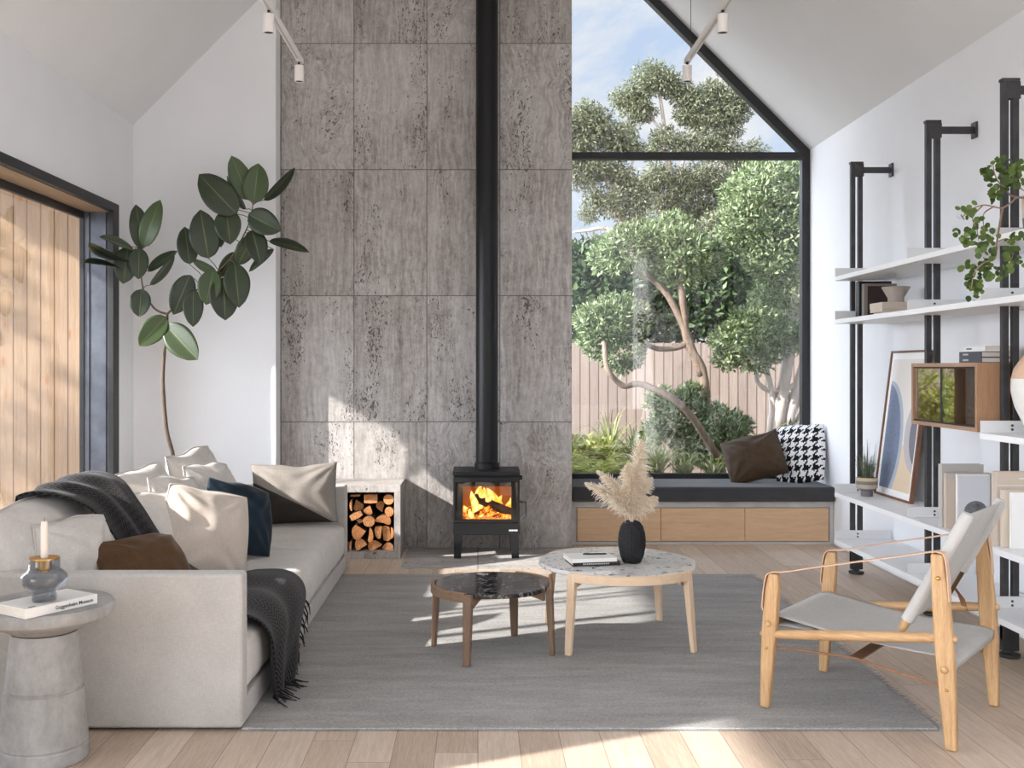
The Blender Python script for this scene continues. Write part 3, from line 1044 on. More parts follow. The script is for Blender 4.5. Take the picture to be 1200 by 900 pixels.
# log outlines traced in pixels of a 707 x 900 crop of (390..500, 540..680)
LOGS = [
    ('rect', (285, 287), (52, 36), 0, 'square split log in the top row of the log niche'),
    ('round', (420, 292), (40, 42), 0, 'round log end in the top right corner of the niche'),
    ('wedge', (190, 335), (42, 44), 200, 'dark wedge log left of the square split log'),
    ('wedge', (268, 372), (36, 38), 160, 'small dark wedge log below the square split log'),
    ('wedge', (360, 345), (34, 42), 20, 'shadowed wedge log between the two upper round ends'),
    ('round', (425, 385), (34, 40), 0, 'smaller round log end below the top right one'),
    ('bar', (176, 414), (50, 26), 28, 'pale split log lying aslant at the left, upper half of the niche'),
    ('wedge', (205, 456), (30, 18), 350, 'thin split log under the slanting one at the left'),
    ('round', (272, 457), (46, 43), 0, 'round grey-brown log end in the middle of the niche'),
    ('half', (382, 447), (64, 42), 340, 'broad half log right of the round middle end'),
    ('wedge', (196, 540), (54, 60), 100, 'large triangular log at the left, lower half of the niche'),
    ('half', (284, 565), (24, 58), 250, 'narrow crescent log right of the large triangular one'),
    ('wedge', (346, 530), (32, 56), 130, 'tall pale wedge log in the lower middle'),
    ('bar', (405, 547), (30, 62), 8, 'tall split log leaning at the lower right'),
    ('half', (446, 545), (16, 46), 270, 'sliver of a pale log against the right side'),
    ('half', (206, 632), (46, 54), 30, 'half log in the bottom left corner of the niche'),
    ('half', (310, 642), (54, 50), 40, 'half log in the middle of the bottom row'),
    ('half', (418, 650), (44, 38), 345, 'half log in the bottom right corner of the niche'),
    ('half', (138, 335), (13, 46), 90, 'log end cut off by the sofa arm, upper left'),
    ('half', (135, 640), (12, 40), 90, 'log end cut off by the sofa arm, bottom left'),
    ('bar', (170, 262), (40, 9), 2, 'thin split log under the roof of the niche'),
]


def log_outline(kind):
    if kind == 'round':
        return [(math.cos(a) * (1 + 0.04 * math.sin(3 * a)), math.sin(a) * (1 + 0.05 * math.cos(2 * a))) for a in [2 * math.pi * k / 20 for k in range(20)]]
    if kind == 'rect':
        return [(-0.96, -0.9), (0.0, -1), (0.98, -0.86), (1, 0.3), (0.96, 0.94), (-0.2, 1.0), (-1, 0.9), (-0.98, 0)]
    if kind == 'bar':
        return [(-1, -0.8), (0.2, -1), (1, -0.7), (0.95, 0.7), (0.1, 1), (-0.95, 0.85)]
    if kind == 'half':
        p = [(math.cos(a), -0.55 + 1.5 * math.sin(a)) for a in [math.pi * k / 12 for k in range(13)]]
        return p + [(-0.5, -0.62), (0.1, -0.5), (0.6, -0.6)]
    p = [(math.cos(a) * 1.0, 0.2 + math.sin(a) * 0.8) for a in [math.pi * k / 10 for k in range(11)]]
    return p + [(-0.4, -0.6), (0.0, -1.05), (0.45, -0.5)]


for i, (kind, c, h, rot, lab) in enumerate(LOGS):
    px, pz = 390 + c[0] / 6.427, 540 + c[1] / 6.427
    yf = 7.66 + 0.05 * random.random() + (0.05 if 'dark' in lab or 'shadow' in lab else 0)
    cen = W(px, pz, yf)
    sx, sz = h[0] / 6.427 * yf / F * 0.99, h[1] / 6.427 * yf / F * 0.99
    a = R(rot)
    poly = []
    for (u, v) in log_outline(kind):
        if kind in ('bar', 'rect', 'round'):
            X, Z = u * sx, v * sz
            X, Z = X * math.cos(a) - Z * math.sin(a), X * math.sin(a) + Z * math.cos(a)
        else:
            u2, v2 = u * math.cos(a) - v * math.sin(a), u * math.sin(a) + v * math.cos(a)
            X, Z = u2 * sx, v2 * sz
        poly.append((min(max(cen.x + X, ox0 + 0.052), ox1 - 0.048), min(max(cen.z + Z, 0.0515), oz - 0.054)))
    lg = MB().prism(poly, 'Y', yf, yf + 0.30).build('firewood_log', [M['bark'], M['log_end']], None, (cen.x, yf, cen.z), bevel=0.002)
    lg.data.polygons[0].material_index = 1
    lg.data.polygons[1].material_index = 1
    tag(lg, lab, 'firewood', 'firewood in the niche')

# ------------------------------------------------------------------ stove
sx0, sx1, sy0, sy1 = -0.181, 0.306, 7.62, 8.02
st = thing('wood_stove', 'black wood stove with a lit fire and tall flue pipe', 'stove', ((sx0 + sx1) / 2, 7.82, 0))
scx = (sx0 + sx1) / 2
mb = MB()
mb.box((sx0, sy0 + 0.012, 0.176), (sx1, sy1, 0.265))                      # ash drawer block
mb.box((sx0, sy0 + 0.012, 0.265), (sx0 + 0.05, sy1, 0.60))
mb.box((sx1 - 0.05, sy0 + 0.012, 0.265), (sx1, sy1, 0.60))
mb.box((sx0 + 0.05, sy1 - 0.04, 0.265), (sx1 - 0.05, sy1, 0.60))
mb.box((sx0 + 0.05, sy0 + 0.012, 0.56), (sx1 - 0.05, sy1 - 0.04, 0.60))
mb.build('body', M['stove'], st, bevel=0.003)
mb = MB().box((sx0 - 0.004, sy0 - 0.004, 0.612), (sx1 + 0.004, sy1, 0.64)).box((sx0 + 0.006, sy0 + 0.01, 0.60), (sx1 - 0.006, sy1, 0.612))
mb.build('top_plate', M['stove'], st, bevel=0.002)
mb = MB()
dz0, dz1 = 0.268, 0.598
mb.box((sx0 + 0.004, sy0 - 0.002, dz1 - 0.035), (sx1 - 0.004, sy0 + 0.012, dz1))
mb.box((sx0 + 0.004, sy0 - 0.002, dz0), (sx1 - 0.004, sy0 + 0.012, dz0 + 0.018))
mb.box((sx0 + 0.004, sy0 - 0.002, dz0 + 0.018), (sx0 + 0.016, sy0 + 0.012, dz1 - 0.035))
mb.box((sx1 - 0.016, sy0 - 0.002, dz0 + 0.018), (sx1 - 0.004, sy0 + 0.012, dz1 - 0.035))
door = mb.build('door', M['stove'], st, bevel=0.0015)
mb = MB()
gz0, gz1, gx0, gx1 = dz0 + 0.018, dz1 - 0.035, sx0 + 0.016, sx1 - 0.016
vx0, vx1, vz0, vz1 = W(542.5, 0, 7.62).x, W(599, 0, 7.62).x, W(0, 608.5, 7.62).z, W(0, 570, 7.62).z
yy = sy0 + 0.006
for lo, hi in (((gx0, yy, gz0), (gx1, yy + 0.004, vz0)), ((gx0, yy, vz1), (gx1, yy + 0.004, gz1)), ((gx0, yy, vz0), (vx0, yy + 0.004, vz1)), ((vx1, yy, vz0), (gx1, yy + 0.004, vz1))):
    mb.box(lo, hi)
mb.build('black_glass_border', M['cover_black'], door)
MB().box((gx0, yy - 0.004, gz0), (gx1, yy - 0.002, gz1)).build('door_glass', M['stove_glass'], door)
hp = [W(609.5, 588, 7.61), W(616, 588, 7.58), W(616, 603, 7.58), W(611.5, 607.5, 7.59)]
hp[0].y = 7.63
MB().tube(hp, 0.006, 8).build('handle', M['stove'], st, smooth=True)
MB().tube([W(608, 559.5, 7.63), W(612, 559.5, 7.63)], 0.017, 12).build('hinge_pin', M['stove'], st, smooth=True)
for s in (0, 1):
    for yl in (sy0 + 0.03, sy1 - 0.06):
        xo = sx0 + 0.005 if s == 0 else sx1 - 0.005
        d = 1 if s == 0 else -1
        mb = MB().prism([(xo, 0.002), (xo + d * 0.052, 0.002), (xo + d * 0.066, 0.19), (xo, 0.19)], 'Y', yl - 0.03, yl + 0.03)
        mb.build('leg', M['stove'], st, bevel=0.002)
mb = MB().box((sx0, sy0 + 0.004, 0.180), (sx1, sy0 + 0.011, 0.262))
mb.build('ash_panel', M['stove'], st, bevel=0.0015)
mb = MB()
for k, wd in enumerate((0.008, 0.007, 0.009, 0.006, 0.008, 0.008, 0.007)):
    bx = W(596.5, 0, 7.62).x + k * 0.0092
    mb.box((bx, sy0 + 0.0015, 0.203), (bx + wd, sy0 + 0.0039, 0.215))
mb.build('maker_plate', M['ink_pale'], st)
fy = 7.845
mb = MB().tube([(scx + 0.006, fy, 0.642), (scx + 0.006, fy, APEX - 0.18)], 0.084, 48)
fl = mb.build('flue_pipe', M['flue'], st, smooth=True)
MB().lathe([(0.085, 0.0), (0.094, 0.0), (0.094, 0.045), (0.085, 0.05)], (scx + 0.006, fy, 0.641), 48, True).build('flue_collar', M['flue'], fl, smooth=True)
fb = MB().box((sx0 + 0.051, sy1 - 0.046, 0.27), (sx1 - 0.051, sy1 - 0.041, 0.558))
fb.box((sx0 + 0.0505, sy0 + 0.03, 0.27), (sx0 + 0.056, sy1 - 0.047, 0.558)).box((sx1 - 0.056, sy0 + 0.03, 0.27), (sx1 - 0.0505, sy1 - 0.047, 0.558))
fb.build('fire_lining', M['firebrick'], st)


def burning(p0, p1, r, lab, mat):
    p0, p1 = Vector(p0), Vector(p1)
    pts = [p0.lerp(p1, k / 8) for k in range(9)]
    rad = [r * (1 + 0.12 * noise.noise(Vector((k * 0.9, r * 50, p0.x * 9)))) for k in range(9)]
    o = MB().tube(pts, rad, 10).build('burning_log', mat, None, tuple((p0 + p1) / 2 - Vector((0, 0, r))), smooth=True, angle=60)
    return tag(o, lab, 'firewood', 'logs burning in the stove')


burning(W(556, 583, 7.80), W(602, 602, 7.74), 0.034, 'dark charred log lying across the top of the fire', M['char'])
burning(W(541, 604, 7.80), W(566, 590, 7.90), 0.028, 'glowing log at the left behind the glass', M['ember'])
burning(W(556, 604, 7.70), W(576, 594, 7.725), 0.020, 'short glowing log low in the middle of the fire', M['ember'])
burning(W(571, 603, 7.72), W(600, 606, 7.70), 0.018, 'glowing log low at the right of the fire', M['ember'])

FLAMES = [(556, 604, 575, 9), (561, 596, 568, 10), (566, 590, 571, 9), (573, 588, 572, 9), (580, 590, 575, 7), (587, 595, 580, 6), (595, 600, 583, 6), (546, 606, 592, 7), (551, 607, 596, 6), (541, 604, 594, 5), (563, 606, 598, 6), (576, 607, 599, 6), (586, 607, 600, 5), (598, 606, 592, 4)]
mb = MB()
for i, (px, pb, pt, wpx) in enumerate(FLAMES):
    y = 7.76 + 0.09 * ((i * 37) % 10) / 10
    b0, t0 = W(px, pb, y), W(px + random.uniform(-2, 3), pt, y)
    w = wpx * y / F * 0.5
    pts, rad = [], []
    for k in range(9):
        q = k / 8
        p = b0.lerp(t0, q)
        p.x += 0.012 * math.sin(q * 5 + i * 1.7)
        p.y += 0.006 * math.cos(q * 4 + i)
        p.z = min(p.z, 0.55)
        pts.append(p)
        rad.append(max(0.001, w * (math.sin(math.pi * (0.18 + 0.82 * q)) ** 0.8)))
    mb.tube(pts, rad, 9)
fo = mb.build('fire_flames', M['flame'], None, (scx, 7.8, 0.27), smooth=True, angle=80)
tag(fo, 'yellow flames behind the stove glass', 'fire', kind='stuff')
MB().box((sx0 + 0.057, sy0 + 0.03, 0.2655), (sx1 - 0.057, sy1 - 0.048, 0.272)).build('ember_bed', M['ember'], st)
# ------------------------------------------------------------------ rug
rg = thing('rug', 'large grey woven rug under the coffee tables', 'rug', (0.45, 5.5, 0))
ry0, ry1, rx0 = 4.015, 7.01, -1.25
nr = 40


def rx(y):
    return 1.775 + (y - ry0) / (ry1 - ry0) * 0.055


mb = MB()
mb.prism([(-0.912, ry0), (rx(ry0), ry0), (rx(ry1), ry1), (rx0, ry1), (rx0, ry0 + 0.1), (-0.912, ry0 + 0.1)], 'Z', 0.0015, 0.0116)
mb.build('woven_field', M['rug'], rg, bevel=0.003)
q = []
for k in range(520):
    y = ry0 + (ry1 - ry0) * (k + 0.5) / 520 + random.uniform(-0.002, 0.002)
    x = rx(y) - 0.004
    L = random.uniform(0.015, 0.05)
    dy = random.uniform(-0.025, 0.025)
    z = random.uniform(0.004, 0.016)
    q.append([(x, y - 0.0022, 0.010), (x, y + 0.0022, 0.010), (x + L, y + dy + 0.002, z), (x + L, y + dy - 0.002, z)])
for k in range(560):
    x = -0.885 + (1.775 + 0.885) * (k + 0.5) / 560
    L = random.uniform(0.003, 0.010)
    q.append([(x - 0.0016, ry0 + 0.003, 0.010), (x + 0.0016, ry0 + 0.003, 0.010), (x + 0.0012, ry0 - L, 0.003), (x - 0.0012, ry0 - L, 0.003)])
quads_mesh('fringe', q, M['rug_fringe'], rg, kind='stuff')

# ------------------------------------------------------------------ sofa
sf = thing('sofa', 'long low pale grey linen sofa along the left wall', 'sofa', (-1.5, 5.62, 0))
SX0, SX1, SY0, SY1 = -2.10, -0.905, 4.0, 7.24
mb = MB().box((SX0, SY0, 0.0125), (SX1, SY0 + 0.095, 0.608))
mb.build('arm', M['sofa'], sf, bevel=0.016, seg=3)
mb = MB().box((SX0, SY1 - 0.10, 0.0125), (SX1, SY1, 0.592))
mb.build('arm', M['sofa'], sf, bevel=0.016, seg=3)
mb = MB().box((SX0, SY0 + 0.096, 0.0125), (SX0 + 0.10, SY1 - 0.101, 0.60))
mb.build('back', M['sofa'], sf, bevel=0.016, seg=3)
mb = MB().box((SX0 + 0.101, SY0 + 0.096, 0.0125), (SX1 - 0.004, SY1 - 0.101, 0.112))
mb.build('base', M['sofa'], sf, bevel=0.006)


def soft_box(lo, hi, r=0.05, puff=0.02, seed=0, n=(18, 18, 6)):
    """upholstered block: rounded, slightly crowned and creased"""
    lo, hi = Vector(lo), Vector(hi)
    c, h = (lo + hi) / 2, (hi - lo) / 2
    mb = MB()
    nx, ny, nz = n

    def shape(p):
        q = Vector((p.x / h.x, p.y / h.y, p.z / h.z))
        inner = Vector((max(-h.x + r, min(h.x - r, p.x)), max(-h.y + r, min(h.y - r, p.y)), max(-h.z + r, min(h.z - r, p.z))))
        d = p - inner
        if d.length > 1e-9:
            p = inner + d.normalized() * min(r, d.length if d.length < r else r)
        k = (1 - q.x ** 2) * (1 - q.y ** 2)
        if p.z > 0:
            p = p + Vector((0, 0, puff * max(0, k)))
        e = (1 - q.y ** 2) * (1 - q.z ** 2)
        p = p + Vector((math.copysign(puff * 0.8, q.x) * max(0, e) * abs(q.x) ** 3, 0, 0))
        w = noise.noise(Vector((p.x * 3 + seed, p.y * 7, p.z * 4)))
        w2 = noise.noise(Vector((p.x * 2 + seed * 3, p.y * 22, 5)))
        return c + p + Vector((0, 0, 0.007 * w + 0.003 * w2)) if q.z > 0.5 else c + p + Vector((0.005 * w + 0.003 * w2, 0, 0)) * (1 if abs(q.x) > 0.9 else 0)

    idx = {}
    def vid(i, j, k):
        key = (i, j, k)
        if key not in idx:
            p = Vector((-h.x + 2 * h.x * i / nx, -h.y + 2 * h.y * j / ny, -h.z + 2 * h.z * k / nz))
            idx[key] = len(mb.v)
            mb.v.append(shape(p))
        return idx[key]
    for i in range(nx):
        for j in range(ny):
            mb.f.append((vid(i, j, nz), vid(i + 1, j, nz), vid(i + 1, j + 1, nz), vid(i, j + 1, nz)))
            mb.f.append((vid(i, j + 1, 0), vid(i + 1, j + 1, 0), vid(i + 1, j, 0), vid(i, j, 0)))
    for j in range(ny):
        for k in range(nz):
            mb.f.append((vid(0, j, k), vid(0, j, k + 1), vid(0, j + 1, k + 1), vid(0, j + 1, k)))
            mb.f.append((vid(nx, j + 1, k), vid(nx, j + 1, k + 1), vid(nx, j, k + 1), vid(nx, j, k)))
    for i in range(nx):
        for k in range(nz):
            mb.f.append((vid(i + 1, 0, k), vid(i + 1, 0, k + 1), vid(i, 0, k + 1), vid(i, 0, k)))
            mb.f.append((vid(i, ny, k), vid(i, ny, k + 1), vid(i + 1, ny, k + 1), vid(i + 1, ny, k)))
    return mb


ys = [SY0 + 0.098, 5.13, 6.16, SY1 - 0.103]
for k in range(3):
    sb = soft_box((SX0 + 0.105, ys[k] + 0.002, 0.114), (SX1 - 0.006, ys[k + 1] - 0.002, 0.335), 0.045, 0.022, k * 7.3, (20, 26, 8))
    sc_ = sb.build('seat_cushion', M['cushion'], sf, smooth=True, angle=180)
    pts = []
    for t in range(25):
        y = ys[k] + 0.05 + (ys[k + 1] - ys[k] - 0.1) * t / 24
        pts.append((SX1 + 0.004, y, 0.302 + 0.004 * math.sin(t / 24 * math.pi)))


# ------------------------------------------------------------------ pillows
def pillow_mesh(w, h, t, seed=0, pinch=-0.085, wr=1.7, n=40):
    mb = MB()
    mb.uv = {}
    def prof(u, v):
        a = max(0.0, (1 - abs(u) ** 2.2)) * max(0.0, (1 - abs(v) ** 2.2))
        return a ** 0.62
    rows = {}
    for side in (-1, 1):
        for j in range(n + 1):
            for i in range(n + 1):
                u, v = 2 * i / n - 1, 2 * j / n - 1
                edge = i in (0, n) or j in (0, n)
                if side == 1 and edge:
                    rows[(1, i, j)] = rows[(-1, i, j)]
                    continue
                x = u * w / 2 * (1 - pinch * (1 - v * v) * abs(u) ** 2)
                z = v * h / 2 * (1 - pinch * (1 - u * u) * abs(v) ** 2)
                p = prof(u, v)
                wv = noise.noise(Vector((u * 2.2 + seed, v * 2.2, side * 2 + seed))) * 0.09
                r = math.hypot(u, v)
                ang = math.atan2(v, u)
                cr2 = 0.0
                for cu_, cv_ in ((-1, 1), (1, 1), (-1, -1), (1, -1)):
                    du, dv = u - cu_, v - cv_
                    cr2 += 0.085 * math.sin(math.atan2(dv, du) * 13 + seed * (2 + cu_)) * math.exp(-(du * du + dv * dv) * 1.1)
                crease = cr2 * p + 0.05 * math.sin(ang * 9 + seed * 2 + 2 * noise.noise(Vector((u * 2, v * 2, seed)))) * max(0, r - 0.45) * p
                y = side * (t / 2) * (p + wr * (wv * p + crease))
                sag = (0.035 * h * noise.noise(Vector((u * 1.6 + seed * 3, 0.3, seed))) - 0.035 * h * math.exp(-(u * 2.2 - math.sin(seed)) ** 2)) * (v if v > 0 else 0)
                rows[(side, i, j)] = len(mb.v)
                mb.uv[len(mb.v)] = (i / n, j / n)
                mb.v.append(Vector((x, y, z + sag)))
        for j in range(n):
            for i in range(n):
                q = (rows[(side, i, j)], rows[(side, i + 1, j)], rows[(side, i + 1, j + 1)], rows[(side, i, j + 1)])
                mb.f.append(q if side == -1 else q[::-1])
    return mb


def pillow(name, lab, cat, c, w, h, t, yaw, lean, roll, mat, seed, group=None, piping=None, pinch=-0.085, wr=1.7):
    """c: the centre; yaw: where the front faces (0 = +X, -90 = the camera)"""
    rot = Matrix.Rotation(R(yaw + 90), 4, 'Z') @ Matrix.Rotation(R(-lean), 4, 'X') @ Matrix.Rotation(R(roll), 4, 'Y')
    Mx = Matrix.Translation(Vector(c)) @ rot
    pm = pillow_mesh(w, h, t, seed, pinch, wr)
    low = min((Mx @ q).z for q in pm.v)
    surf = (0.43 if 'velvet' in name else 0.452) if c[0] > 0 else (0.392 if 'satin' in name else 0.354)
    c = (c[0], c[1], c[2] + surf - low)
    Mx = Matrix.Translation(Vector(c)) @ rot
    o = pm.build(name, mat, None, None, smooth=True, angle=180, local=True)
    o.matrix_world = Mx
    o.location = Vector(c)
    o.rotation_euler = rot.to_euler()
    tag(o, lab, cat, group)
    if piping:
        pts = []
        n = 40
        ring = [(i, 0) for i in range(n)] + [(n, j) for j in range(n)] + [(n - i, n) for i in range(n)] + [(0, n - j) for j in range(n)] + [(0, 0)]
        for i, j in ring:
            u, v = 2 * i / n - 1, 2 * j / n - 1
            sag = (0.035 * h * noise.noise(Vector((u * 1.6 + seed * 3, 0.3, seed))) - 0.035 * h * math.exp(-(u * 2.2 - math.sin(seed)) ** 2)) * (v if v > 0 else 0)
            pts.append((u * w / 2 * (1 - pinch * (1 - v * v) * abs(u) ** 2), 0, v * h / 2 * (1 - pinch * (1 - u * u) * abs(v) ** 2) + sag))
        p = MB().tube(pts, 0.004, 6).build('piping', piping, None, None, smooth=True, angle=180, local=True)
        p.parent = o
    return o


GB, GS = 'back cushions of the sofa', 'pale scatter pillows on the sofa'
SEAT = 0.362
pillow('back_cushion', 'pale grey back cushion at the near end, partly under the throw', 'cushion', (-1.85, 4.575, 0.595), 1.02, 0.48, 0.24, 0, 14, 0, M['cushion'], 1.3, GB, M['cushion'], -0.05)
pillow('back_cushion', 'pale grey back cushion behind the throw, middle of the sofa', 'cushion', (-1.79, 5.62, 0.605), 0.96, 0.50, 0.24, 0, 16, 0, M['cushion'], 2.7, GB, M['cushion'], -0.05)
pillow('back_cushion', 'pale grey back cushion at the far end below the plant stem', 'cushion', (-1.77, 6.62, 0.610), 0.96, 0.52, 0.24, 0, 16, 0, M['cushion'], 3.9, GB, M['cushion'], -0.05)
pillow('scatter_pillow', 'pale grey pillow just behind the candle', 'pillow', (-1.68, 4.39, 0.560), 0.40, 0.40, 0.21, -22, 16, 0, M['cushion'], 5.2, GS, M['cushion'])
pillow('scatter_pillow', 'pale grey pillow standing behind the blue pillow', 'pillow', (-1.56, 6.22, 0.610), 0.456, 0.475, 0.2, -18, 22, 3, M['cushion'], 6.1, GS, M['cushion'])
pillow('scatter_pillow', 'pale grey pillow peeking out above the beige pillow', 'pillow', (-1.54, 5.44, 0.625), 0.437, 0.475, 0.19, -14, 20, 5, M['cushion'], 7.4, GS, M['cushion'])
pillow('scatter_pillow', 'pale grey pillow between the throw and the beige pillow', 'pillow', (-1.52, 5.00, 0.595), 0.399, 0.437, 0.19, -30, 18, 4, M['cushion'], 8.8, GS, M['cushion'])
pillow('scatter_pillow', 'beige pillow with a seam leaning in front of the others', 'pillow', (-1.33, 5.10, 0.580), 0.41, 0.42, 0.20, -48, 20, 14, M['beige'], 9.5, GS, M['beige'])
pillow('velvet_pillow', 'dark petrol blue velvet pillow behind the beige one', 'pillow', (-1.31, 5.72, 0.540), 0.40, 0.38, 0.17, -38, 22, 17, M['blue'], 10.2)
pillow('satin_pillow', 'shiny brown pillow half hidden by the near arm', 'pillow', (-1.42, 4.46, 0.50), 0.38, 0.34, 0.17, -40, 44, 3, M['brown'], 11.7)
pillow('two_tone_pillow', 'two-tone grey pillow with dark diagonal half at the far arm', 'pillow', (-1.225, 6.96, 0.562), 0.57, 0.41, 0.19, -86, 16, -2, M['twotone'], 12.9, None, None, 0.04)
pillow('velvet_pillow', 'dark brown velvet pillow on the window bench', 'pillow', (2.27, 8.56, 0.660), 0.47, 0.40, 0.21, -110, 26, -17, M['brown_velvet'], 13.4, None, None, 0.0)
pillow('houndstooth_pillow', 'black and white houndstooth pillow against the right wall on the bench', 'pillow', (2.635, 8.52, 0.69), 0.42, 0.46, 0.17, -138, 14, -8, M['houndstooth'], 14.2)


# ------------------------------------------------------------------ throw
def cat_rom(pts, n):
    pts = [Vector(p) for p in pts]
    out = []
    P = [pts[0] * 2 - pts[1]] + pts + [pts[-1] * 2 - pts[-2]]
    seg = len(pts) - 1
    for s in range(n + 1):
        t = s / n * seg
        i = min(int(t), seg - 1)
        f = t - i
        a, b, c, d = P[i], P[i + 1], P[i + 2], P[i + 3]
        out.append(0.5 * ((2 * b) + (c - a) * f + (2 * a - 5 * b + 4 * c - d) * f * f + (3 * b - a - 3 * c + d) * f ** 3))
    return out


def cloth(A, B, n_len, n_wid, name, mat, parent, bulge, seed):
    a, b = cat_rom(A, n_len), cat_rom(B, n_len)

    def fn(u, v):
        j = min(int(round(v * n_len)), n_len)
        p = a[j].lerp(b[j], u)
        t = (a[min(j + 1, n_len)] - a[max(j - 1, 0)]) + (b[min(j + 1, n_len)] - b[max(j - 1, 0)])
        wd = b[j] - a[j]
        nn = wd.cross(t)
        if nn.length > 1e-9:
            nn.normalize()
        if nn.x < -0.2 and nn.z < 0.5:
            nn = -nn
        if nn.z < 0 and abs(nn.x) < 0.5:
            nn = -nn
        amp = bulge(v) if callable(bulge) else bulge
        return p + nn * (amp * (0.55 * math.sin(u * 15 + seed + 2.0 * noise.noise(Vector((u * 2, v * 3, seed)))) + 0.6 * noise.noise(Vector((u * 4 + seed, v * 6, 1)))) + amp * 0.6)
    return MB().grid(fn, n_wid, n_len).build(name, mat, parent, solid=0.007, smooth=True, angle=180)


th = thing('throw_blanket', 'charcoal herringbone throw draped over sofa back and seat', 'blanket', (-1.3, 4.7, 0.02))
# near edge / far edge, from behind the back cushion, over it, down to the seat, over the front edge to the rug
TA = [(-2.02, 4.22, 0.66), (-1.97, 4.26, 0.80), (-1.88, 4.36, 0.862), (-1.74, 4.52, 0.80), (-1.64, 4.58, 0.70), (-1.48, 4.50, 0.52), (-1.30, 4.32, 0.392), (-1.12, 4.25, 0.385), (-0.95, 4.24, 0.372), (-0.872, 4.25, 0.30), (-0.862, 4.27, 0.16), (-0.858, 4.29, 0.03)]
TB = [(-2.02, 4.82, 0.66), (-1.98, 4.90, 0.82), (-1.88, 4.98, 0.90), (-1.74, 5.04, 0.87), (-1.58, 4.88, 0.76), (-1.40, 4.78, 0.56), (-1.26, 4.98, 0.40), (-1.10, 5.22, 0.385), (-0.95, 5.26, 0.372), (-0.868, 5.20, 0.29), (-0.850, 4.86, 0.16), (-0.846, 4.60, 0.035)]
cl = cloth(TA, TB, 90, 40, 'cloth', M['throw'], th, lambda v: 0.012 if v < 0.62 else 0.012 + 0.02 * (v - 0.62) / 0.38, 2.0)
mb = MB()
ea, eb = Vector(TA[-1]), Vector(TB[-1])
for k in range(26):
    p = ea.lerp(eb, (k + 0.5) / 26) + Vector((0.012, 0, 0.01))
    d = Vector((random.uniform(0.02, 0.10), random.uniform(-0.06, 0.06), 0))
    mb.tube([p, p + d * 0.4 + Vector((0, 0, -0.012)), Vector((p.x + d.x, p.y + d.y, 0.016))], [0.004, 0.0035, 0.002], 5)
fa, fb_ = Vector(TB[-3]), Vector(TB[-1])
for k in range(20):
    q = k / 19
    p = cat_rom(TB, 90)[int(76 + 13 * q)] + Vector((0.012, 0.0, 0))
    d = Vector((random.uniform(0.0, 0.03), random.uniform(0.02, 0.07), random.uniform(-0.09, -0.05)))
    e = p + d
    e.z = max(e.z, 0.016)
    mb.tube([p, p + d * 0.5 + Vector((0.006, 0.006, 0)), e], [0.004, 0.0035, 0.002], 5)
mb.build('fringe', M['throw_fringe'], th, smooth=True, angle=180)

# ------------------------------------------------------------------ side table with book and candle holder
sc = Vector((-1.555, 3.735, 0))
tb = thing('side_table', 'round concrete pedestal side table beside the sofa arm', 'side table', tuple(sc))
MB().lathe([(0.01, 0.488), (0.10, 0.488), (0.112, 0.49), (0.20, 0.533), (0.232, 0.545), (0.238, 0.556), (0.240, 0.578), (0.234, 0.588), (0.01, 0.588)][::1], tuple(sc - Vector((0, 0, 0.03))), 72).build('table_top', M['concrete'], tb, smooth=True, angle=35)
prof = [(0.01, 0.0), (0.146, 0.0), (0.152, 0.006), (0.151, 0.052), (0.1465, 0.056), (0.1465, 0.060), (0.150, 0.064), (0.134, 0.250), (0.128, 0.254), (0.128, 0.259), (0.132, 0.263), (0.113, 0.456), (0.01, 0.457)]
MB().lathe(prof, tuple(sc), 72).build('pedestal', M['concrete'], tb, smooth=True, angle=30)
ZT = 0.559


def book(name, lab, x, y, z, lx, ly, h, rz, cover, pages=None, spine='-y', group=None, cat='book', cov=0.003):
    """closed book lying flat: lx along local x, ly along local y; the spine is on the named local side"""
    o = thing(name, lab, cat, (x, y, z), rz, group)
    hx, hy = lx / 2, ly / 2
    mb = MB().box((-hx, -hy, 0), (hx, hy, cov)).box((-hx, -hy, h - cov), (hx, hy, h))
    sp = {'-y': ((-hx, -hy, cov), (hx, -hy + cov, h - cov)), '+y': ((-hx, hy - cov, cov), (hx, hy, h - cov)),
          '-x': ((-hx, -hy, cov), (-hx + cov, hy, h - cov)), '+x': ((hx - cov, -hy, cov), (hx, hy, h - cov))}[spine]
    mb.box(*sp)
    mb.build('cover', cover, o, local=True)
    e = 0.004
    lo = [-hx + e, -hy + e, cov]
    hi = [hx - e, hy - e, h - cov]
    if spine == '-y': lo[1] = -hy + cov
    if spine == '+y': hi[1] = hy - cov
    if spine == '-x': lo[0] = -hx + cov
    if spine == '+x': hi[0] = hx - cov
    MB().box(lo, hi).build('pages', pages or M['paper'], o, local=True)
    return o


def WZ(px, py, z):
    """photo pixel on the horizontal plane at height z"""
    Y = (CH - z) * F / (py - VY)
    return Vector(((px - VX) * Y / F, Y, z))


p0, p1 = WZ(30, 726, ZT), WZ(114, 707, ZT)
d = (p1 - p0)
ang = math.atan2(d.y, d.x)
L = d.length
pc = (p0 + p1) / 2 + Vector((-math.sin(ang), math.cos(ang), 0)) * 0.085
bk = book('art_book', 'white book with lettered spine on the side table', pc.x, pc.y, ZT + 0.0005, L, 0.17, 0.033, ang, M['cover_white'])
Mt = parent_mat(bk) @ Matrix.Translation((-L / 2 + L * 0.40, -0.0852, 0.010)) @ Matrix.Rotation(R(90), 4, 'X')
text_mesh('spine_lettering', 'Guggenheim Museum', 0.0175, Mt, M['ink'], bk)
MB().box((-L / 2 + 0.02, -0.075, 0.0331), (-L / 2 + 0.045, -0.066, 0.0336)).build('cover_mark', M['ink'], bk, local=True)

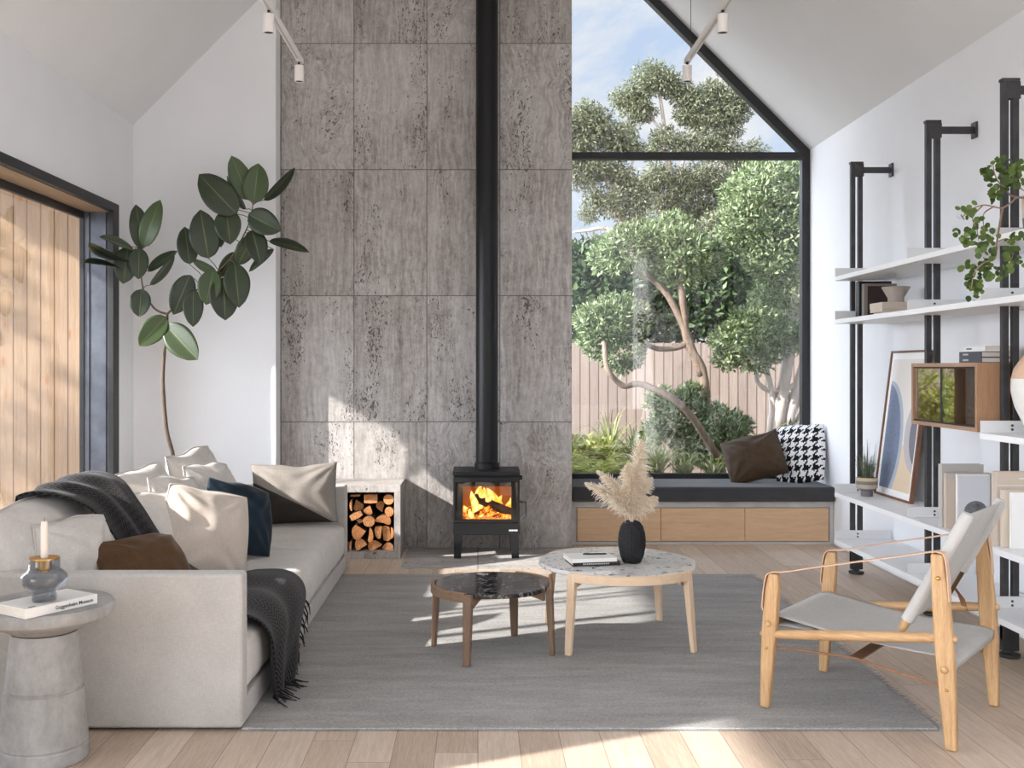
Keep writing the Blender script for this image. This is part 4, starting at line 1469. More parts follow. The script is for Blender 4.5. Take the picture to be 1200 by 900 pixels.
hc = WZ(52, 704, ZT + 0.034)
hold = thing('candle_holder', 'smoky glass bulb candle holder on the white book', 'candle holder', tuple(hc))
k = hc.y / F
ro, th_ = [], 0.003
outer = [(13.5 * k, 0.001), (14 * k, 0.006), (14 * k, 12 * k), (16 * k, 14 * k), (23 * k, 18 * k), (26.5 * k, 25 * k), (25.5 * k, 31 * k), (20.5 * k, 36 * k), (17.5 * k, 38 * k), (17.3 * k, 50 * k)]
inner = [(max(r - th_, 0.001), z) for r, z in outer[::-1]]
inner[-1] = (10 * k, 0.014)
MB().lathe(outer + inner, tuple(hc), 48).build('glass_body', M['smoke_glass'], hold, smooth=True, angle=60)
MB().lathe([(0.002, 34 * k), (5.2 * k, 34 * k), (5.2 * k, 36 * k), (8.5 * k, 38 * k), (8.5 * k, 48 * k), (16.8 * k, 49 * k), (16.8 * k, 51 * k), (8 * k, 51.5 * k), (5 * k, 51 * k), (5 * k, 40 * k), (0.002, 40 * k)], tuple(hc), 40).build('brass_cup', M['brass'], hold, smooth=True, angle=40)
cz = hc.z + 40.4 * k
cn = thing('candle', 'tall ivory candle standing in the glass holder', 'candle', (hc.x, hc.y, cz))
top = CH - (611 - VY) * hc.y / F
MB().lathe([(0.002, 0), (4.2 * k, 0), (3.9 * k, top - cz - 0.004), (3.0 * k, top - cz), (0.002, top - cz - 0.002)], (hc.x, hc.y, cz), 24).build('wax', M['candle'], cn, smooth=True, angle=50)
MB().tube([(hc.x, hc.y, top - 0.003), (hc.x + 0.0008, hc.y, top + 0.010)], 0.0009, 6).build('wick', M['ink'], cn)


# ------------------------------------------------------------------ coffee tables
def coffee_table(name, lab, c, r_top, ztop, legs, foot_r, arcs, leg_mat, flat_mat, top_mat, tall=None, arc_over=0.0):
    z0 = 0.0122
    o = thing(name, lab, 'coffee table', (c[0], c[1], z0))
    cc = Vector((c[0], c[1], 0))
    tk = 0.020
    MB().lathe([(0.005, ztop - tk), (r_top - 0.003, ztop - tk), (r_top, ztop - tk + 0.003), (r_top, ztop - 0.003), (r_top - 0.003, ztop), (0.005, ztop)], tuple(cc), 96).build('table_top', top_mat, o, smooth=True, angle=40)
    for a0, a1 in arcs:
        mb = MB()
        secs = []
        n = 28
        for k in range(n + 1):
            a = R(a0 + (a1 - a0) * k / n)
            e = Vector((math.cos(a), math.sin(a), 0))
            rr = r_top + 0.0125
            secs.append((cc + e * rr + Vector((0, 0, ztop + arc_over - 0.022)), e * 0.0105, Vector((0, 0, 0.022))))
        mb.sweep(secs)
        mb.build('rim', flat_mat, o, bevel=0.003)
    zt = ztop - 0.003
    for i, a in enumerate(legs):
        a = R(a)
        e = Vector((math.cos(a), math.sin(a), 0))
        s = Vector((-e.y, e.x, 0))
        rt = r_top + 0.006
        secs = []
        for q, hw, ht in ((0, 0.017, 0.011), (0.5, 0.021, 0.014), (1.0, 0.0225, 0.0165)):
            rr = foot_r + (rt - foot_r) * q
            secs.append((cc + e * rr + Vector((0, 0, z0 + (zt - z0) * q)), s * hw, e * ht))
        mb = MB().sweep(secs)
        if tall is not None and i == tall:
            mb.sweep([(cc + e * (rt + 0.012) + Vector((0, 0, zt - 0.02)), s * 0.016, e * 0.008), (cc + e * (rt + 0.006) + Vector((0, 0, zt + 0.062)), s * 0.015, e * 0.007)])
        mb.build('leg', leg_mat, o, bevel=0.005)
    for i in (0, 1):
        a = R(legs[i])
        e = Vector((math.cos(a), math.sin(a), 0))
        s = Vector((-e.y, e.x, 0))
        rr = r_top - 0.018
        zz = ztop - tk - 0.0015 - 0.0005 * i
        hb = 0.017
        prof = [(-rr, 0), (-rr, -0.05), (-rr + 0.10, -0.02), (rr - 0.10, -0.02), (rr, -0.05), (rr, 0)]
        vs = [cc + e * p + s * w + Vector((0, 0, zz + q)) for w in (-hb, hb) for p, q in prof]
        m_ = len(prof)
        fs = [tuple(range(m_))[::-1], tuple(range(m_, 2 * m_))] + [(k, (k + 1) % m_, m_ + (k + 1) % m_, m_ + k) for k in range(m_)]
        MB().add(vs, fs).build('cross_beam', flat_mat, o, bevel=0.002)
    return o


coffee_table('coffee_table', 'larger coffee table with white speckled terrazzo top and pale legs', (0.717, 5.37), 0.402, 0.405, [-129, -41, 51, 139], 0.446, [(-127, -43), (53, 137)], M['table_pale'], M['table_pale_x'], M['terrazzo'])
coffee_table('coffee_table', 'smaller coffee table with black marble top and brown legs', (0.071, 5.112), 0.280, 0.345, [164, 246, 343, 427], 0.302, [(166, 244), (345, 425)], M['table_brown'], M['table_brown_x'], M['marble'], 2, 0.004)

vs_ = WZ(740.5, 659, 0.4055)
vz = thing('black_vase', 'black ribbed vase holding pampas grass on the pale table', 'vase', tuple(vs_))
pr = [(0.002, 0.0), (0.040, 0.0), (0.046, 0.004), (0.060, 0.04), (0.068, 0.085), (0.0695, 0.115), (0.066, 0.15), (0.056, 0.185), (0.042, 0.205), (0.032, 0.212), (0.030, 0.208), (0.034, 0.198), (0.05, 0.175), (0.058, 0.14), (0.06, 0.1), (0.04, 0.02), (0.002, 0.012)]
mb = MB()
nseg = 96
for r, z in pr:
    for k in range(nseg):
        a = 2 * math.pi * k / nseg
        rr = r * (1 + (0.022 * math.cos(a * 24) if 0.003 < z < 0.206 else 0)) + 0.0012 * noise.noise(Vector((math.cos(a) * 4, math.sin(a) * 4, z * 60)))
        mb.v.append(vs_ + Vector((rr * math.cos(a), rr * math.sin(a), z)))
for i in range(len(pr) - 1):
    for k in range(nseg):
        mb.f.append((i * nseg + k, i * nseg + (k + 1) % nseg, (i + 1) * nseg + (k + 1) % nseg, (i + 1) * nseg + k))
mb.build('vessel', M['black_vase'], vz, smooth=True, angle=60)

pg = thing('pampas_grass', 'dried cream pampas plumes in the black vase', 'dried flowers', tuple(vs_ + Vector((0, 0, 0.15))))
mouth = vs_ + Vector((0, 0, 0.205))
PL = [((752, 516), 0.00, 1.1, 40), ((735, 545), -0.03, 0.9, 34), ((686, 566), -0.05, 0.9, 32), ((700, 552), 0.06, 0.8, 30), ((770, 583), 0.0, 0.8, 30), ((764, 560), 0.06, 0.8, 30), ((716, 582), -0.08, 0.8, 28), ((752, 548), 0.05, 1.0, 34)]
for i, ((tx, ty), dy, fat, _) in enumerate(PL):
    tip = W(tx, ty, vs_.y + dy)
    d0 = (tip - mouth)
    ctrl = mouth + Vector((d0.x * 0.25, d0.y * 0.3, d0.z * 0.75))
    axis = []
    for s in range(21):
        q = s / 20
        axis.append((mouth - Vector((0, 0, 0.09))).lerp(mouth, min(1, q * 8)) if q < 0.06 else (mouth * (1 - q) ** 2 + ctrl * 2 * q * (1 - q) + tip * q * q))
    st_ = MB().tube(axis, [0.0016] * 21, 5).build('stalk', M['pampas'], pg)
    Q = []
    for s in range(1150):
        q = 0.16 + 0.84 * random.random() ** 0.85
        f = q * 20
        a = min(int(f), 19)
        p = axis[a].lerp(axis[a + 1], f - a)
        t = (axis[min(a + 1, 20)] - axis[max(a - 1, 0)]).normalized()
        wdt = fat * (0.064 * math.sin(math.pi * min(1, (q - 0.1) / 0.9) ** 0.8) + 0.010)
        rnd = Vector((random.gauss(0, 1), random.gauss(0, 1), random.gauss(0, 0.7))).normalized()
        out = (t * random.uniform(0.5, 1.0) + rnd * 0.75 + Vector((0.25 if d0.x > 0 else -0.25, 0, -0.15))).normalized()
        Ln = wdt * random.uniform(0.5, 1.25)
        e1 = p + out * Ln * 0.55
        e2 = p + out * Ln + Vector((0, 0, -0.22 * Ln))
        side = out.cross(Vector((random.random() - .5, random.random() - .5, random.random() - .5))).normalized()
        w0 = 0.0014 + 0.0016 * random.random()
        Q.append([p - side * w0 * 0.5, p + side * w0 * 0.5, e1 + side * w0, e1 - side * w0])
        Q.append([e1 - side * w0, e1 + side * w0, e2 + side * w0 * 0.3, e2 - side * w0 * 0.3])
    quads_mesh('plume', [[tuple(v) for v in qd] for qd in Q], M['pampas'], pg)

# two books and a pen on the pale table
ZB = 0.4055
q0, q1 = WZ(660, 661, ZB), WZ(701, 664.5, ZB)
ang = math.atan2(q1.y - q0.y, q1.x - q0.x)
b1 = WZ(694, 659.5, ZB)
bb = book('black_book', 'black book on the white speckled table, under the white one', b1.x, b1.y, ZB + 0.0004, 0.245, 0.17, 0.021, R(9), M['cover_black'], None, '-y')
mb = MB()
for k in range(14):
    mb.box((-0.07 + k * 0.0098, -0.0856, 0.007), (-0.0632 + k * 0.0098, -0.085, 0.013))
mb.build('spine_lettering', M['ink_pale'], bb, local=True)
b2 = WZ(691, 655.5, ZB + 0.0215)
wb = book('white_book', 'white book lying on the black book', b2.x, b2.y, ZB + 0.0218, 0.235, 0.165, 0.019, R(11), M['cover_white'], None, '-y')
pn = WZ(697, 650, ZB + 0.0412)
po = thing('pen', 'black pen lying on the white book', 'pen', (pn.x, pn.y, ZB + 0.0455), R(4))
MB().tube([(-0.062, 0, 0), (-0.055, 0, 0), (0.052, 0, 0), (0.064, 0, 0)], [0.002, 0.004, 0.004, 0.0012], 10).build('barrel', M['cover_black'], po, local=True, smooth=True)
MB().box((-0.06, -0.001, 0.004), (-0.025, 0.001, 0.0055)).build('clip', M['steel'], po, local=True)
# ------------------------------------------------------------------ safari style armchair
CC = Vector((1.656, 4.281, 0.0))
ch = thing('armchair', 'low oak safari armchair with grey canvas sling and leather strap arms', 'armchair', tuple(CC), math.atan2(0.628, -0.778))
# local: x forward, y = +0.322 is the side nearest the camera
for (sx_, sy_) in ((1, 1), (1, -1), (-1, 1), (-1, -1)):
    y = 0.322 * sy_
    if sx_ > 0:
        secs = [(0.358, 0.0135, 0.019, 0.016), (0.350, 0.16, 0.026, 0.017), (0.338, 0.34, 0.031, 0.0185), (0.325, 0.50, 0.029, 0.018), (0.319, 0.565, 0.021, 0.016)]
    else:
        secs = [(-0.358, 0.0015, 0.020, 0.017), (-0.347, 0.18, 0.028, 0.019), (-0.334, 0.38, 0.034, 0.020), (-0.318, 0.60, 0.029, 0.019), (-0.308, 0.715, 0.022, 0.016)]
    MB().sweep([((u, y, z), (hw, 0, 0), (0, ht, 0)) for u, z, hw, ht in secs]).build('leg', M['chair_wood_z'], ch, bevel=0.009, seg=3, local=True)
# side rails, front and rear bars, all turned dowels with peg ends
def dowel(a, b, r, mat, peg=True):
    a, b = Vector(a), Vector(b)
    pts = [a.lerp(b, q) for q in (0, 0.04, 0.1, 0.5, 0.9, 0.96, 1)]
    MB().tube(pts, [r * 0.75, r * 0.85, r, r * 1.06, r, r * 0.85, r * 0.75], 16).build('rail', mat, ch, local=True, smooth=True, angle=60)
def peg(p, d, r=0.012, mat=None, h=0.016):
    p, d = Vector(p), Vector(d).normalized()
    MB().tube([p, p + d * h * 0.5, p + d * h * 0.85, p + d * h], [r, r, r * 0.75, r * 0.3], 12).build('peg', mat or M['chair_wood_x'], ch, local=True, smooth=True, angle=60)
for s in (1, -1):
    dowel((0.335, 0.322 * s, 0.315), (-0.332, 0.322 * s, 0.408), 0.0195, M['chair_wood_x'])
    yo = 0.322 * s
    peg((0.335 + 0.030, yo, 0.313), (1, 0, 0), 0.011)
    peg((-0.332 - 0.031, yo, 0.41), (-1, 0, 0), 0.013)
    for u, z, r in ((0.337, 0.362, 0.013), (-0.338, 0.296, 0.0135)):
        peg((u, yo + 0.018 * s, z), (0, s, 0), r)
    for u, z in ((0.345, 0.262), (-0.346, 0.222)):
        peg((u, yo + 0.0175 * s, z), (0, s, 0), 0.006, M['brass'], 0.006)
    peg((-0.316, yo + 0.0185 * s, 0.628), (0, s, 0), 0.008, M['brass'], 0.008)
dowel((0.336, 0.305, 0.360), (0.336, -0.305, 0.360), 0.016, M['chair_wood_y'])
dowel((-0.338, 0.302, 0.292), (-0.338, -0.302, 0.292), 0.016, M['chair_wood_y'])
# seat sling
def seat_fn(u, v):
    x = 0.352 + (-0.355 - 0.352) * v
    y = -0.292 + 0.584 * u
    z = 0.392 + (0.330 - 0.392) * v - 0.030 * math.sin(math.pi * v) * (0.5 + 0.5 * math.sin(math.pi * u)) 
    if v < 0.05:
        q = 1 - v / 0.05
        z -= 0.045 * q ** 2
        x = 0.352 + 0.008 * math.sin(q * 2.6)
    if v > 0.95:
        q = (v - 0.95) / 0.05
        z -= 0.045 * q ** 2
        x = -0.355 - 0.008 * math.sin(q * 2.6)
    return (x, y, z)
MB().grid(seat_fn, 16, 40).build('seat', M['canvas'], ch, local=True, solid=0.004, smooth=True, angle=180)
def under_fn(u, v):
    x = 0.352 - 0.17 * v
    y = -0.285 + 0.57 * u
    return (x, y, 0.352 - 0.006 * v + (0.012 * (1 - v / 0.1) if v < 0.1 else 0))
MB().grid(under_fn, 8, 10).build('seat_hem', M['canvas'], ch, local=True, solid=0.003, smooth=True, angle=180)
# back: two poles with a canvas panel
PB, PT = Vector((-0.160, 0, 0.395)), Vector((-0.395, 0, 0.862))
for s in (1, -1):
    y = 0.262 * s
    a, b = PB + Vector((0, y, 0)), PT + Vector((0, y, -0.01))
    MB().tube([a, a.lerp(b, 0.05), a.lerp(b, 0.5), b], [0.012, 0.0165, 0.018, 0.016], 14).build('back_pole', M['dark_wood'] if s < 0 else M['chair_wood_z'], ch, local=True, smooth=True, angle=60)
    t0, t1 = (0.10, 1.0) if s > 0 else (0.36, 1.0)
    p = [a.lerp(b, t0 + (t1 - t0) * k / 6) for k in range(7)]
    p.append(b + (b - a).normalized() * 0.012)
    MB().tube(p, [0.0235] * 7 + [0.018], 16).build('back_sleeve', M['canvas_pale'], ch, local=True, smooth=True, angle=60)
dirp = (PT - PB).normalized()
nb = Vector((-dirp.z, 0, dirp.x))                      # towards the rear
def back_fn(u, v):
    y0_ = -0.262 + (0.034 if v < 0.36 else 0.034 * max(0, 1 - (v - 0.36) / 0.05))
    y = y0_ + (0.262 - y0_) * u
    # far lower corner is cut back like the sleeve
    p = PB.lerp(PT, 0.10 + 0.90 * v)
    sag = 0.010 * math.sin(math.pi * u) * (0.4 + 0.6 * math.sin(math.pi * min(1, v * 1.1)))
    q = p + nb * (sag + 0.004)
    return (q.x, y, q.z)
MB().grid(back_fn, 20, 30).build('backrest', M['canvas'], ch, local=True, solid=0.004, smooth=True, angle=180)
# leather strap arms
for s in (1, -1):
    y = 0.322 * s
    w = 0.017
    path = [(-0.352, 0.545), (-0.350, 0.58), (-0.344, 0.66), (-0.334, 0.712), (-0.315, 0.7225), (-0.28, 0.718), (-0.1, 0.672), (0.12, 0.618), (0.27, 0.578), (0.315, 0.5725), (0.342, 0.562), (0.355, 0.53), (0.366, 0.44), (0.362, 0.41)]
    pts = cat_rom([(u, 0, z) for u, z in path], 60)
    secs = []
    for i, p in enumerate(pts):
        t = (pts[min(i + 1, 60)] - pts[max(i - 1, 0)]).normalized()
        n_ = Vector((-t.z, 0, t.x))
        secs.append((Vector((p.x, y, p.z)), Vector((0, w, 0)), n_ * 0.0022))
    MB().sweep(secs).build('arm_strap', M['leather'], ch, local=True, bevel=0.0008)
    # thin leather thong under the seat, drawn inwards by the cross strap
    MB().tube([(0.345, y * 0.97, 0.262), (0.17, y * 0.88, 0.262), (0.02, y * 0.76, 0.256), (-0.16, y * 0.86, 0.238), (-0.345, y * 0.97, 0.222)], 0.0045, 8).build('thong', M['leather_dark'], ch, local=True, smooth=True)
MB().box((-0.005, -0.245, 0.252), (0.045, 0.245, 0.258)).build('cross_strap', M['leather_dark'], ch, local=True)
MB().sweep([((-0.20, -0.275, 0.50), (0.012, 0, 0.01), (0, 0.003, 0)), ((-0.235, -0.300, 0.44), (0.013, 0, 0.008), (0, 0.003, 0)), ((-0.25, -0.308, 0.385), (0.012, 0, 0.006), (0, 0.003, 0))]).build('back_tie', M['leather_dark'], ch, local=True)

# ------------------------------------------------------------------ shelving
XF, XB = 2.42, 2.802
POSTS = [7.085, 5.897, 5.043]
PLAB = ['dark twin-bar shelf post furthest from the camera', 'dark twin-bar shelf post at the middle, beside the wooden cabinet', 'dark twin-bar shelf post nearest the camera']


def make_post():
    o = thing('shelf_post', '', 'shelf post', (2.575, 0, 0), 0, 'shelving posts')
    for x in (2.535, 2.585):
        MB().box((x, -0.015, 0.085), (x + 0.030, 0.015, 2.785)).build('upright', M['post'], o, bevel=0.002)
    MB().box((2.531, -0.02, 2.785), (2.619, 0.02, 2.80)).box((2.555, -0.018, 2.70), (2.622, 0.018, 2.785)).build('top_cap', M['post'], o, bevel=0.003)
    MB().box((2.622, -0.008, 2.725), (2.806, 0.008, 2.765)).build('wall_arm', M['post'], o, bevel=0.001)
    MB().box((2.806, -0.03, 2.70), (2.8185, 0.03, 2.79)).build('wall_plate', M['post'], o, bevel=0.002)
    mb = MB().box((2.535, -0.016, 0.03), (2.615, 0.016, 0.15))
    mb.lathe([(0.004, 0.001), (0.048, 0.001), (0.050, 0.005), (0.050, 0.016), (0.02, 0.02), (0.02, 0.035)], (2.575, 0, 0), 28)
    mb.build('foot', M['post'], o, bevel=0.002)
    return o


post = make_post()
posts = [post] + [copy_tree(post) for _ in (1, 2)]
for o, y, l in zip(posts, POSTS, PLAB):
    o.location.y = y
    o['label'] = l

UN = [(5.864, 7.063), (5.010, 5.875), (3.62, 5.021)]       # near end, far end of each bay
LV = [(1.988, 'highest', 'top'), (1.697, 'second highest', 'second'), (0.526, 'lower', 'third'), (0.21, 'lowest', 'bottom')]
bays = ['far bay by the window', 'middle bay behind the cabinet', 'near bay at the right edge']


def shelf_board(z, bay, lab, group):
    yn, yf = UN[bay]
    o = thing('wall_shelf', lab, 'shelf', ((XF + XB) / 2, (yn + yf) / 2, z), 0, group)
    if bay < 2:
        py = POSTS[bay + 1] + 0.018
        poly = [(XF, yn + 0.002), (2.515, yn + 0.002), (2.515, py + 0.003), (XB, py + 0.003), (XB, yf), (XF, yf)]
    else:
        poly = [(XF, yn), (XB, yn), (XB, yf), (XF, yf)]
    MB().prism(poly, 'Z', z, z + 0.030).build('board', M['shelf'], o, bevel=0.002)
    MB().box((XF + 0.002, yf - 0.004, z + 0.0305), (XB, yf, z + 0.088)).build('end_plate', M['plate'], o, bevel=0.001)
    for dz in (0.045, 0.065):
        MB().tube([(2.575, yf - 0.0042, z + dz), (2.575, yf - 0.0075, z + dz)], 0.006, 10).build('screw', M['ink'], o)
    return o


for z, nm, _ in LV:
    for bay in range(3):
        shelf_board(z, bay, f'{nm} white metal shelf, {bays[bay]}', f'{nm} run of white shelves')
shelf_board(1.057, 2, 'white metal shelf under the big bulbous vase at the right edge', 'middle height shelf')

# cabinet hung between the middle and near posts
cx0, cx1, cy0, cy1, cz0, cz1 = 2.428, 2.79, 5.066, 5.832, 1.087, 1.425
cab = thing('wall_cabinet', 'oak wall cabinet with two sliding glass doors on the shelving', 'cabinet', (2.6, 5.45, cz0))
tt = 0.02
MB().box((cx0, cy0, cz0), (cx1, cy0 + tt, cz1)).build('side_panel', M['cabinet_wood'], cab, bevel=0.001)
MB().box((cx0, cy1 - tt, cz0), (cx1, cy1, cz1)).build('side_panel', M['cabinet_wood'], cab, bevel=0.001)
MB().box((cx0, cy0 + tt, cz0), (cx1, cy1 - tt, cz0 + tt)).build('bottom_panel', M['cabinet_edge'], cab, bevel=0.001)
MB().box((cx0, cy0 + tt, cz1 - tt), (cx1, cy1 - tt, cz1)).build('top_panel', M['cabinet_edge'], cab, bevel=0.001)
MB().box((cx1 - 0.012, cy0 + tt, cz0 + tt), (cx1, cy1 - tt, cz1 - tt)).build('back_panel', M['cabinet_wood'], cab)
ym = (cy0 + cy1) / 2
MB().box((cx0 + 0.03, ym - 0.012, cz0 + tt), (cx1 - 0.013, ym + 0.012, cz1 - tt)).build('divider', M['cabinet_wood'], cab)
mb = MB()
mb.box((cx0 + 0.004, cy0 + tt, cz0 + tt), (cx0 + 0.022, cy1 - tt, cz0 + tt + 0.007)).box((cx0 + 0.004, cy0 + tt, cz1 - tt - 0.007), (cx0 + 0.022, cy1 - tt, cz1 - tt))
mb.build('door_track', M['frame_black'], cab)
for i, (ya, yb2, xo) in enumerate(((cy0 + tt + 0.002, ym + 0.03, 0.006), (ym - 0.02, cy1 - tt - 0.002, 0.015))):
    d_ = MB().box((cx0 + xo, ya, cz0 + tt + 0.009), (cx0 + xo + 0.005, yb2, cz1 - tt - 0.009)).build('glass_door', M['cabinet_glass'], cab)
    e = ya if i else yb2 - 0.022
    MB().box((cx0 + xo - 0.001, e, cz0 + tt + 0.009), (cx0 + xo + 0.0065, e + 0.022, cz1 - tt - 0.009)).build('door_edge', M['frame_black'], d_)
gl = Vector((2.56, 5.20, cz0 + tt))
wg = tag(MB().lathe([(0.002, 0.001), (0.034, 0.001), (0.032, 0.003), (0.005, 0.006), (0.0035, 0.02), (0.0035, 0.085), (0.01, 0.095), (0.032, 0.115), (0.040, 0.14), (0.038, 0.17), (0.031, 0.21), (0.0295, 0.21), (0.0365, 0.17), (0.0385, 0.14), (0.030, 0.117), (0.002, 0.10)], tuple(gl), 36).build('wine_glass', M['smoke_glass'], None, tuple(gl), smooth=True, angle=60), 'stemmed wine glass behind the cabinet door', 'glass')
jl = Vector((2.58, 5.53, cz0 + tt))
tag(MB().lathe([(0.002, 0.001), (0.032, 0.001), (0.034, 0.004), (0.034, 0.11), (0.0315, 0.11), (0.0315, 0.008), (0.002, 0.006)], tuple(jl), 30).build('cup', M['pot_white'], None, tuple(jl), smooth=True, angle=50), 'small white cup inside the left half of the cabinet', 'cup')

# books on the cabinet
z = cz1 + 0.0006
GC = 'books stacked on the cabinet'
y0b, y1b = 5.20, 5.44
for lab, cov, h, dx, dy in (('dark grey-blue book, lowest of the stack on the cabinet', M['cover_grey'], 0.027, 0, 0), ('grey-blue book in the middle of the stack on the cabinet', M['cover_grey'], 0.029, 0.002, 0.004), ('white book, topmost of the stack on the cabinet', M['cover_white'], 0.027, 0.012, -0.012)):
    b_ = book('book', lab, 2.60 + dx, (y0b + y1b) / 2 + dy, z, 0.17, y1b - y0b, h, 0, cov, None, '-x', GC)
    mb = MB()
    for k in range(5):
        mb.box((-0.0857, 0.02 + k * 0.012, h * 0.36), (-0.085, 0.029 + k * 0.012, h * 0.66))
    mb.build('spine_lettering', M['ink'] if cov is M['cover_white'] else M['ink_pale'], b_, local=True)
    z += h + 0.0006


def upright_book(name, lab, x0, x1, yf, z, h, t, cover, lean=0.0, group=None, cat='book', spine='-x', pic=None):
    """book standing with its cover towards the camera; spine on the left"""
    o = thing(name, lab, cat, ((x0 + x1) / 2, yf + t / 2, z), 0, group)
    o.rotation_euler = (R(-lean), 0, 0)
    w = (x1 - x0) / 2
    c = 0.003
    MB().box((-w, -t / 2, 0), (w, -t / 2 + c, h)).box((-w, t / 2 - c, 0), (w, t / 2, h)).box((-w, -t / 2 + c, 0), (-w + c, t / 2 - c, h)).build('cover', cover, o, local=True, bevel=0.0008)
    MB().box((-w + c, -t / 2 + c, 0.004), (w - 0.004, t / 2 - c, h - 0.004)).build('pages', M['paper'], o, local=True)
    return o


# far bay, second shelf
zs = 1.727 + 0.0006
GF = 'books on the second shelf, far bay'
upright_book('book', 'tall black book standing at the back on the second shelf', 2.535, 2.752, 6.925, zs, 0.248, 0.062, M['cover_black'], 0, GF)
o_ = upright_book('book', 'taupe book with dark maroon cover panel on the second shelf', 2.548, 2.764, 6.868, zs, 0.228, 0.045, M['cover_taupe'], 0, GF)
MB().box((-0.085, -0.0233, 0.012), (0.100, -0.0226, 0.212)).build('cover_panel', M['cover_maroon'], o_, local=True)
z = zs
for lab, h, dx, ln, cov in (('thin pale beige book, lowest of the flat stack under the bowl', 0.020, 0.012, 0.17, M['cover_beige']), ('beige book in the middle of the flat stack under the bowl', 0.022, 0.0, 0.19, M['cover_beige']), ('thick beige book directly under the taupe bowl', 0.036, 0.0, 0.195, M['cover_beige'])):
    book('book', lab, 2.597 + dx, 6.54, z, ln, 0.20, h, R(random.uniform(-1.5, 1.5)), cov, M['cover_sand'], '-x', GF)
    z += h + 0.0006
bc = Vector((2.622, 6.53, z))
tag(MB().lathe([(0.002, 0), (0.047, 0), (0.049, 0.004), (0.048, 0.03), (0.086, 0.098), (0.083, 0.1), (0.044, 0.034), (0.002, 0.02)], tuple(bc), 48).build('bowl', M['bowl'], None, tuple(bc), smooth=True, angle=40), 'flared taupe stoneware bowl on the beige books', 'bowl')

# lower shelf, far bay: pot and leaning picture
zl = 0.556
pc_ = Vector((2.555, 6.84, zl + 0.0006))
pp = thing('plant_pot', 'small banded stoneware pot beside the leaning picture', 'pot', tuple(pc_))
MB().lathe([(0.002, 0), (0.036, 0), (0.038, 0.004), (0.038, 0.036), (0.062, 0.052), (0.067, 0.06), (0.068, 0.122), (0.063, 0.124), (0.062, 0.062), (0.002, 0.05)], tuple(pc_), 48).build('vessel', M['small_pot'], pp, smooth=True, angle=40)
MB().lathe([(0.002, 0.108), (0.0618, 0.108)], tuple(pc_), 24).build('soil', M['soil'], pp)
Q = []
for k in range(230):
    a, r0 = random.uniform(0, 2 * math.pi), 0.045 * math.sqrt(random.random())
    b0 = pc_ + Vector((r0 * math.cos(a), r0 * math.sin(a), 0.108))
    lean = Vector((math.cos(a), math.sin(a), 0)) * random.uniform(0.0, 0.075)
    hh = random.uniform(0.08, 0.27 if k % 5 == 0 else 0.17)
    p1, p2 = b0 + lean * 0.4 + Vector((0, 0, hh * 0.6)), b0 + lean + Vector((0, 0, hh))
    s = Vector((-math.sin(a), math.cos(a), 0)) * 0.0013
    Q.append([b0 - s, b0 + s, p1 + s, p1 - s])
    Q.append([p1 - s, p1 + s, p2 + s * 0.3, p2 - s * 0.3])
po_ = thing('potted_grass', 'wispy grey-green grass growing from the banded pot', 'plant', tuple(pc_ + Vector((0, 0, 0.108))))
quads_mesh('blades', [[tuple(v) for v in qd] for qd in Q], M['leaf_small_pot'], po_)

pf = thing('framed_print', 'framed abstract print in blue and sand leaning on the wall', 'picture', (2.69, 6.72, zl))
A0, A1 = Vector((2.672, 7.02, zl + 0.001)), Vector((2.672, 6.435, zl + 0.001))
upv = Vector((0.118, 0, 0.955))
upn = upv.normalized()
nrm = Vector((-upn.z, 0, upn.x))                        # faces the room
sd = (A1 - A0)
H_, Wd_ = upv.length, sd.length
sdn = sd.normalized()
def fpt(a, b, c):
    return A0 + sdn * a + upn * b + nrm * c
def fbox(a0, a1, b0, b1, c0, c1):
    vs = [fpt(a, b, c) for c in (c0, c1) for b in (b0, b1) for a in (a0, a1)]
    return vs, [(0, 1, 3, 2), (4, 6, 7, 5), (0, 4, 5, 1), (2, 3, 7, 6), (0, 2, 6, 4), (1, 5, 7, 3)]
mb = MB()
fw = 0.014
for q_ in ((0, Wd_, 0, fw), (0, Wd_, H_ - fw, H_), (0, fw, fw, H_ - fw), (Wd_ - fw, Wd_, fw, H_ - fw)):
    mb.add(*fbox(*q_, -0.022, 0.004))
mb.build('picture_frame', M['frame_wood'], pf)
mb = MB().grid(lambda u, v: fpt(fw + (Wd_ - 2 * fw) * u, fw + (H_ - 2 * fw) * v, -0.006), 1, 1)
mb.build('print', M['art'], pf)

# lower shelf, middle bay: standing books
GL = 'books standing on the lower shelf'
zl6 = zl + 0.0006
# leaned back a little, each in front of the other
b_ = upright_book('book', 'tall pale grey book at the back, left of the standing group', 2.452, 2.672, 5.50, zl6, 0.333, 0.045, M['cover_pale_grey'], 0, GL)
b_ = upright_book('book', 'sand coloured book between pale grey and stone-picture books', 2.452, 2.690, 5.452, zl6, 0.292, 0.030, M['cover_sand'], 0, GL)
MB().box((-0.119, -0.0155, 0.262), (0.119, -0.0151, 0.290)).build('cover_band', M['cover_pale_grey'], b_, local=True)
b_ = upright_book('book', 'white book with a grey stone pictured on its cover', 2.497, 2.668, 5.425, zl6, 0.288, 0.018, M['cover_white'], 0, GL)
MB().grid(lambda u, v: (-0.078 + 0.16 * u, -0.0095, 0.008 + 0.272 * v), 1, 1).build('cover_picture', M['stone_picture'], b_, local=True)
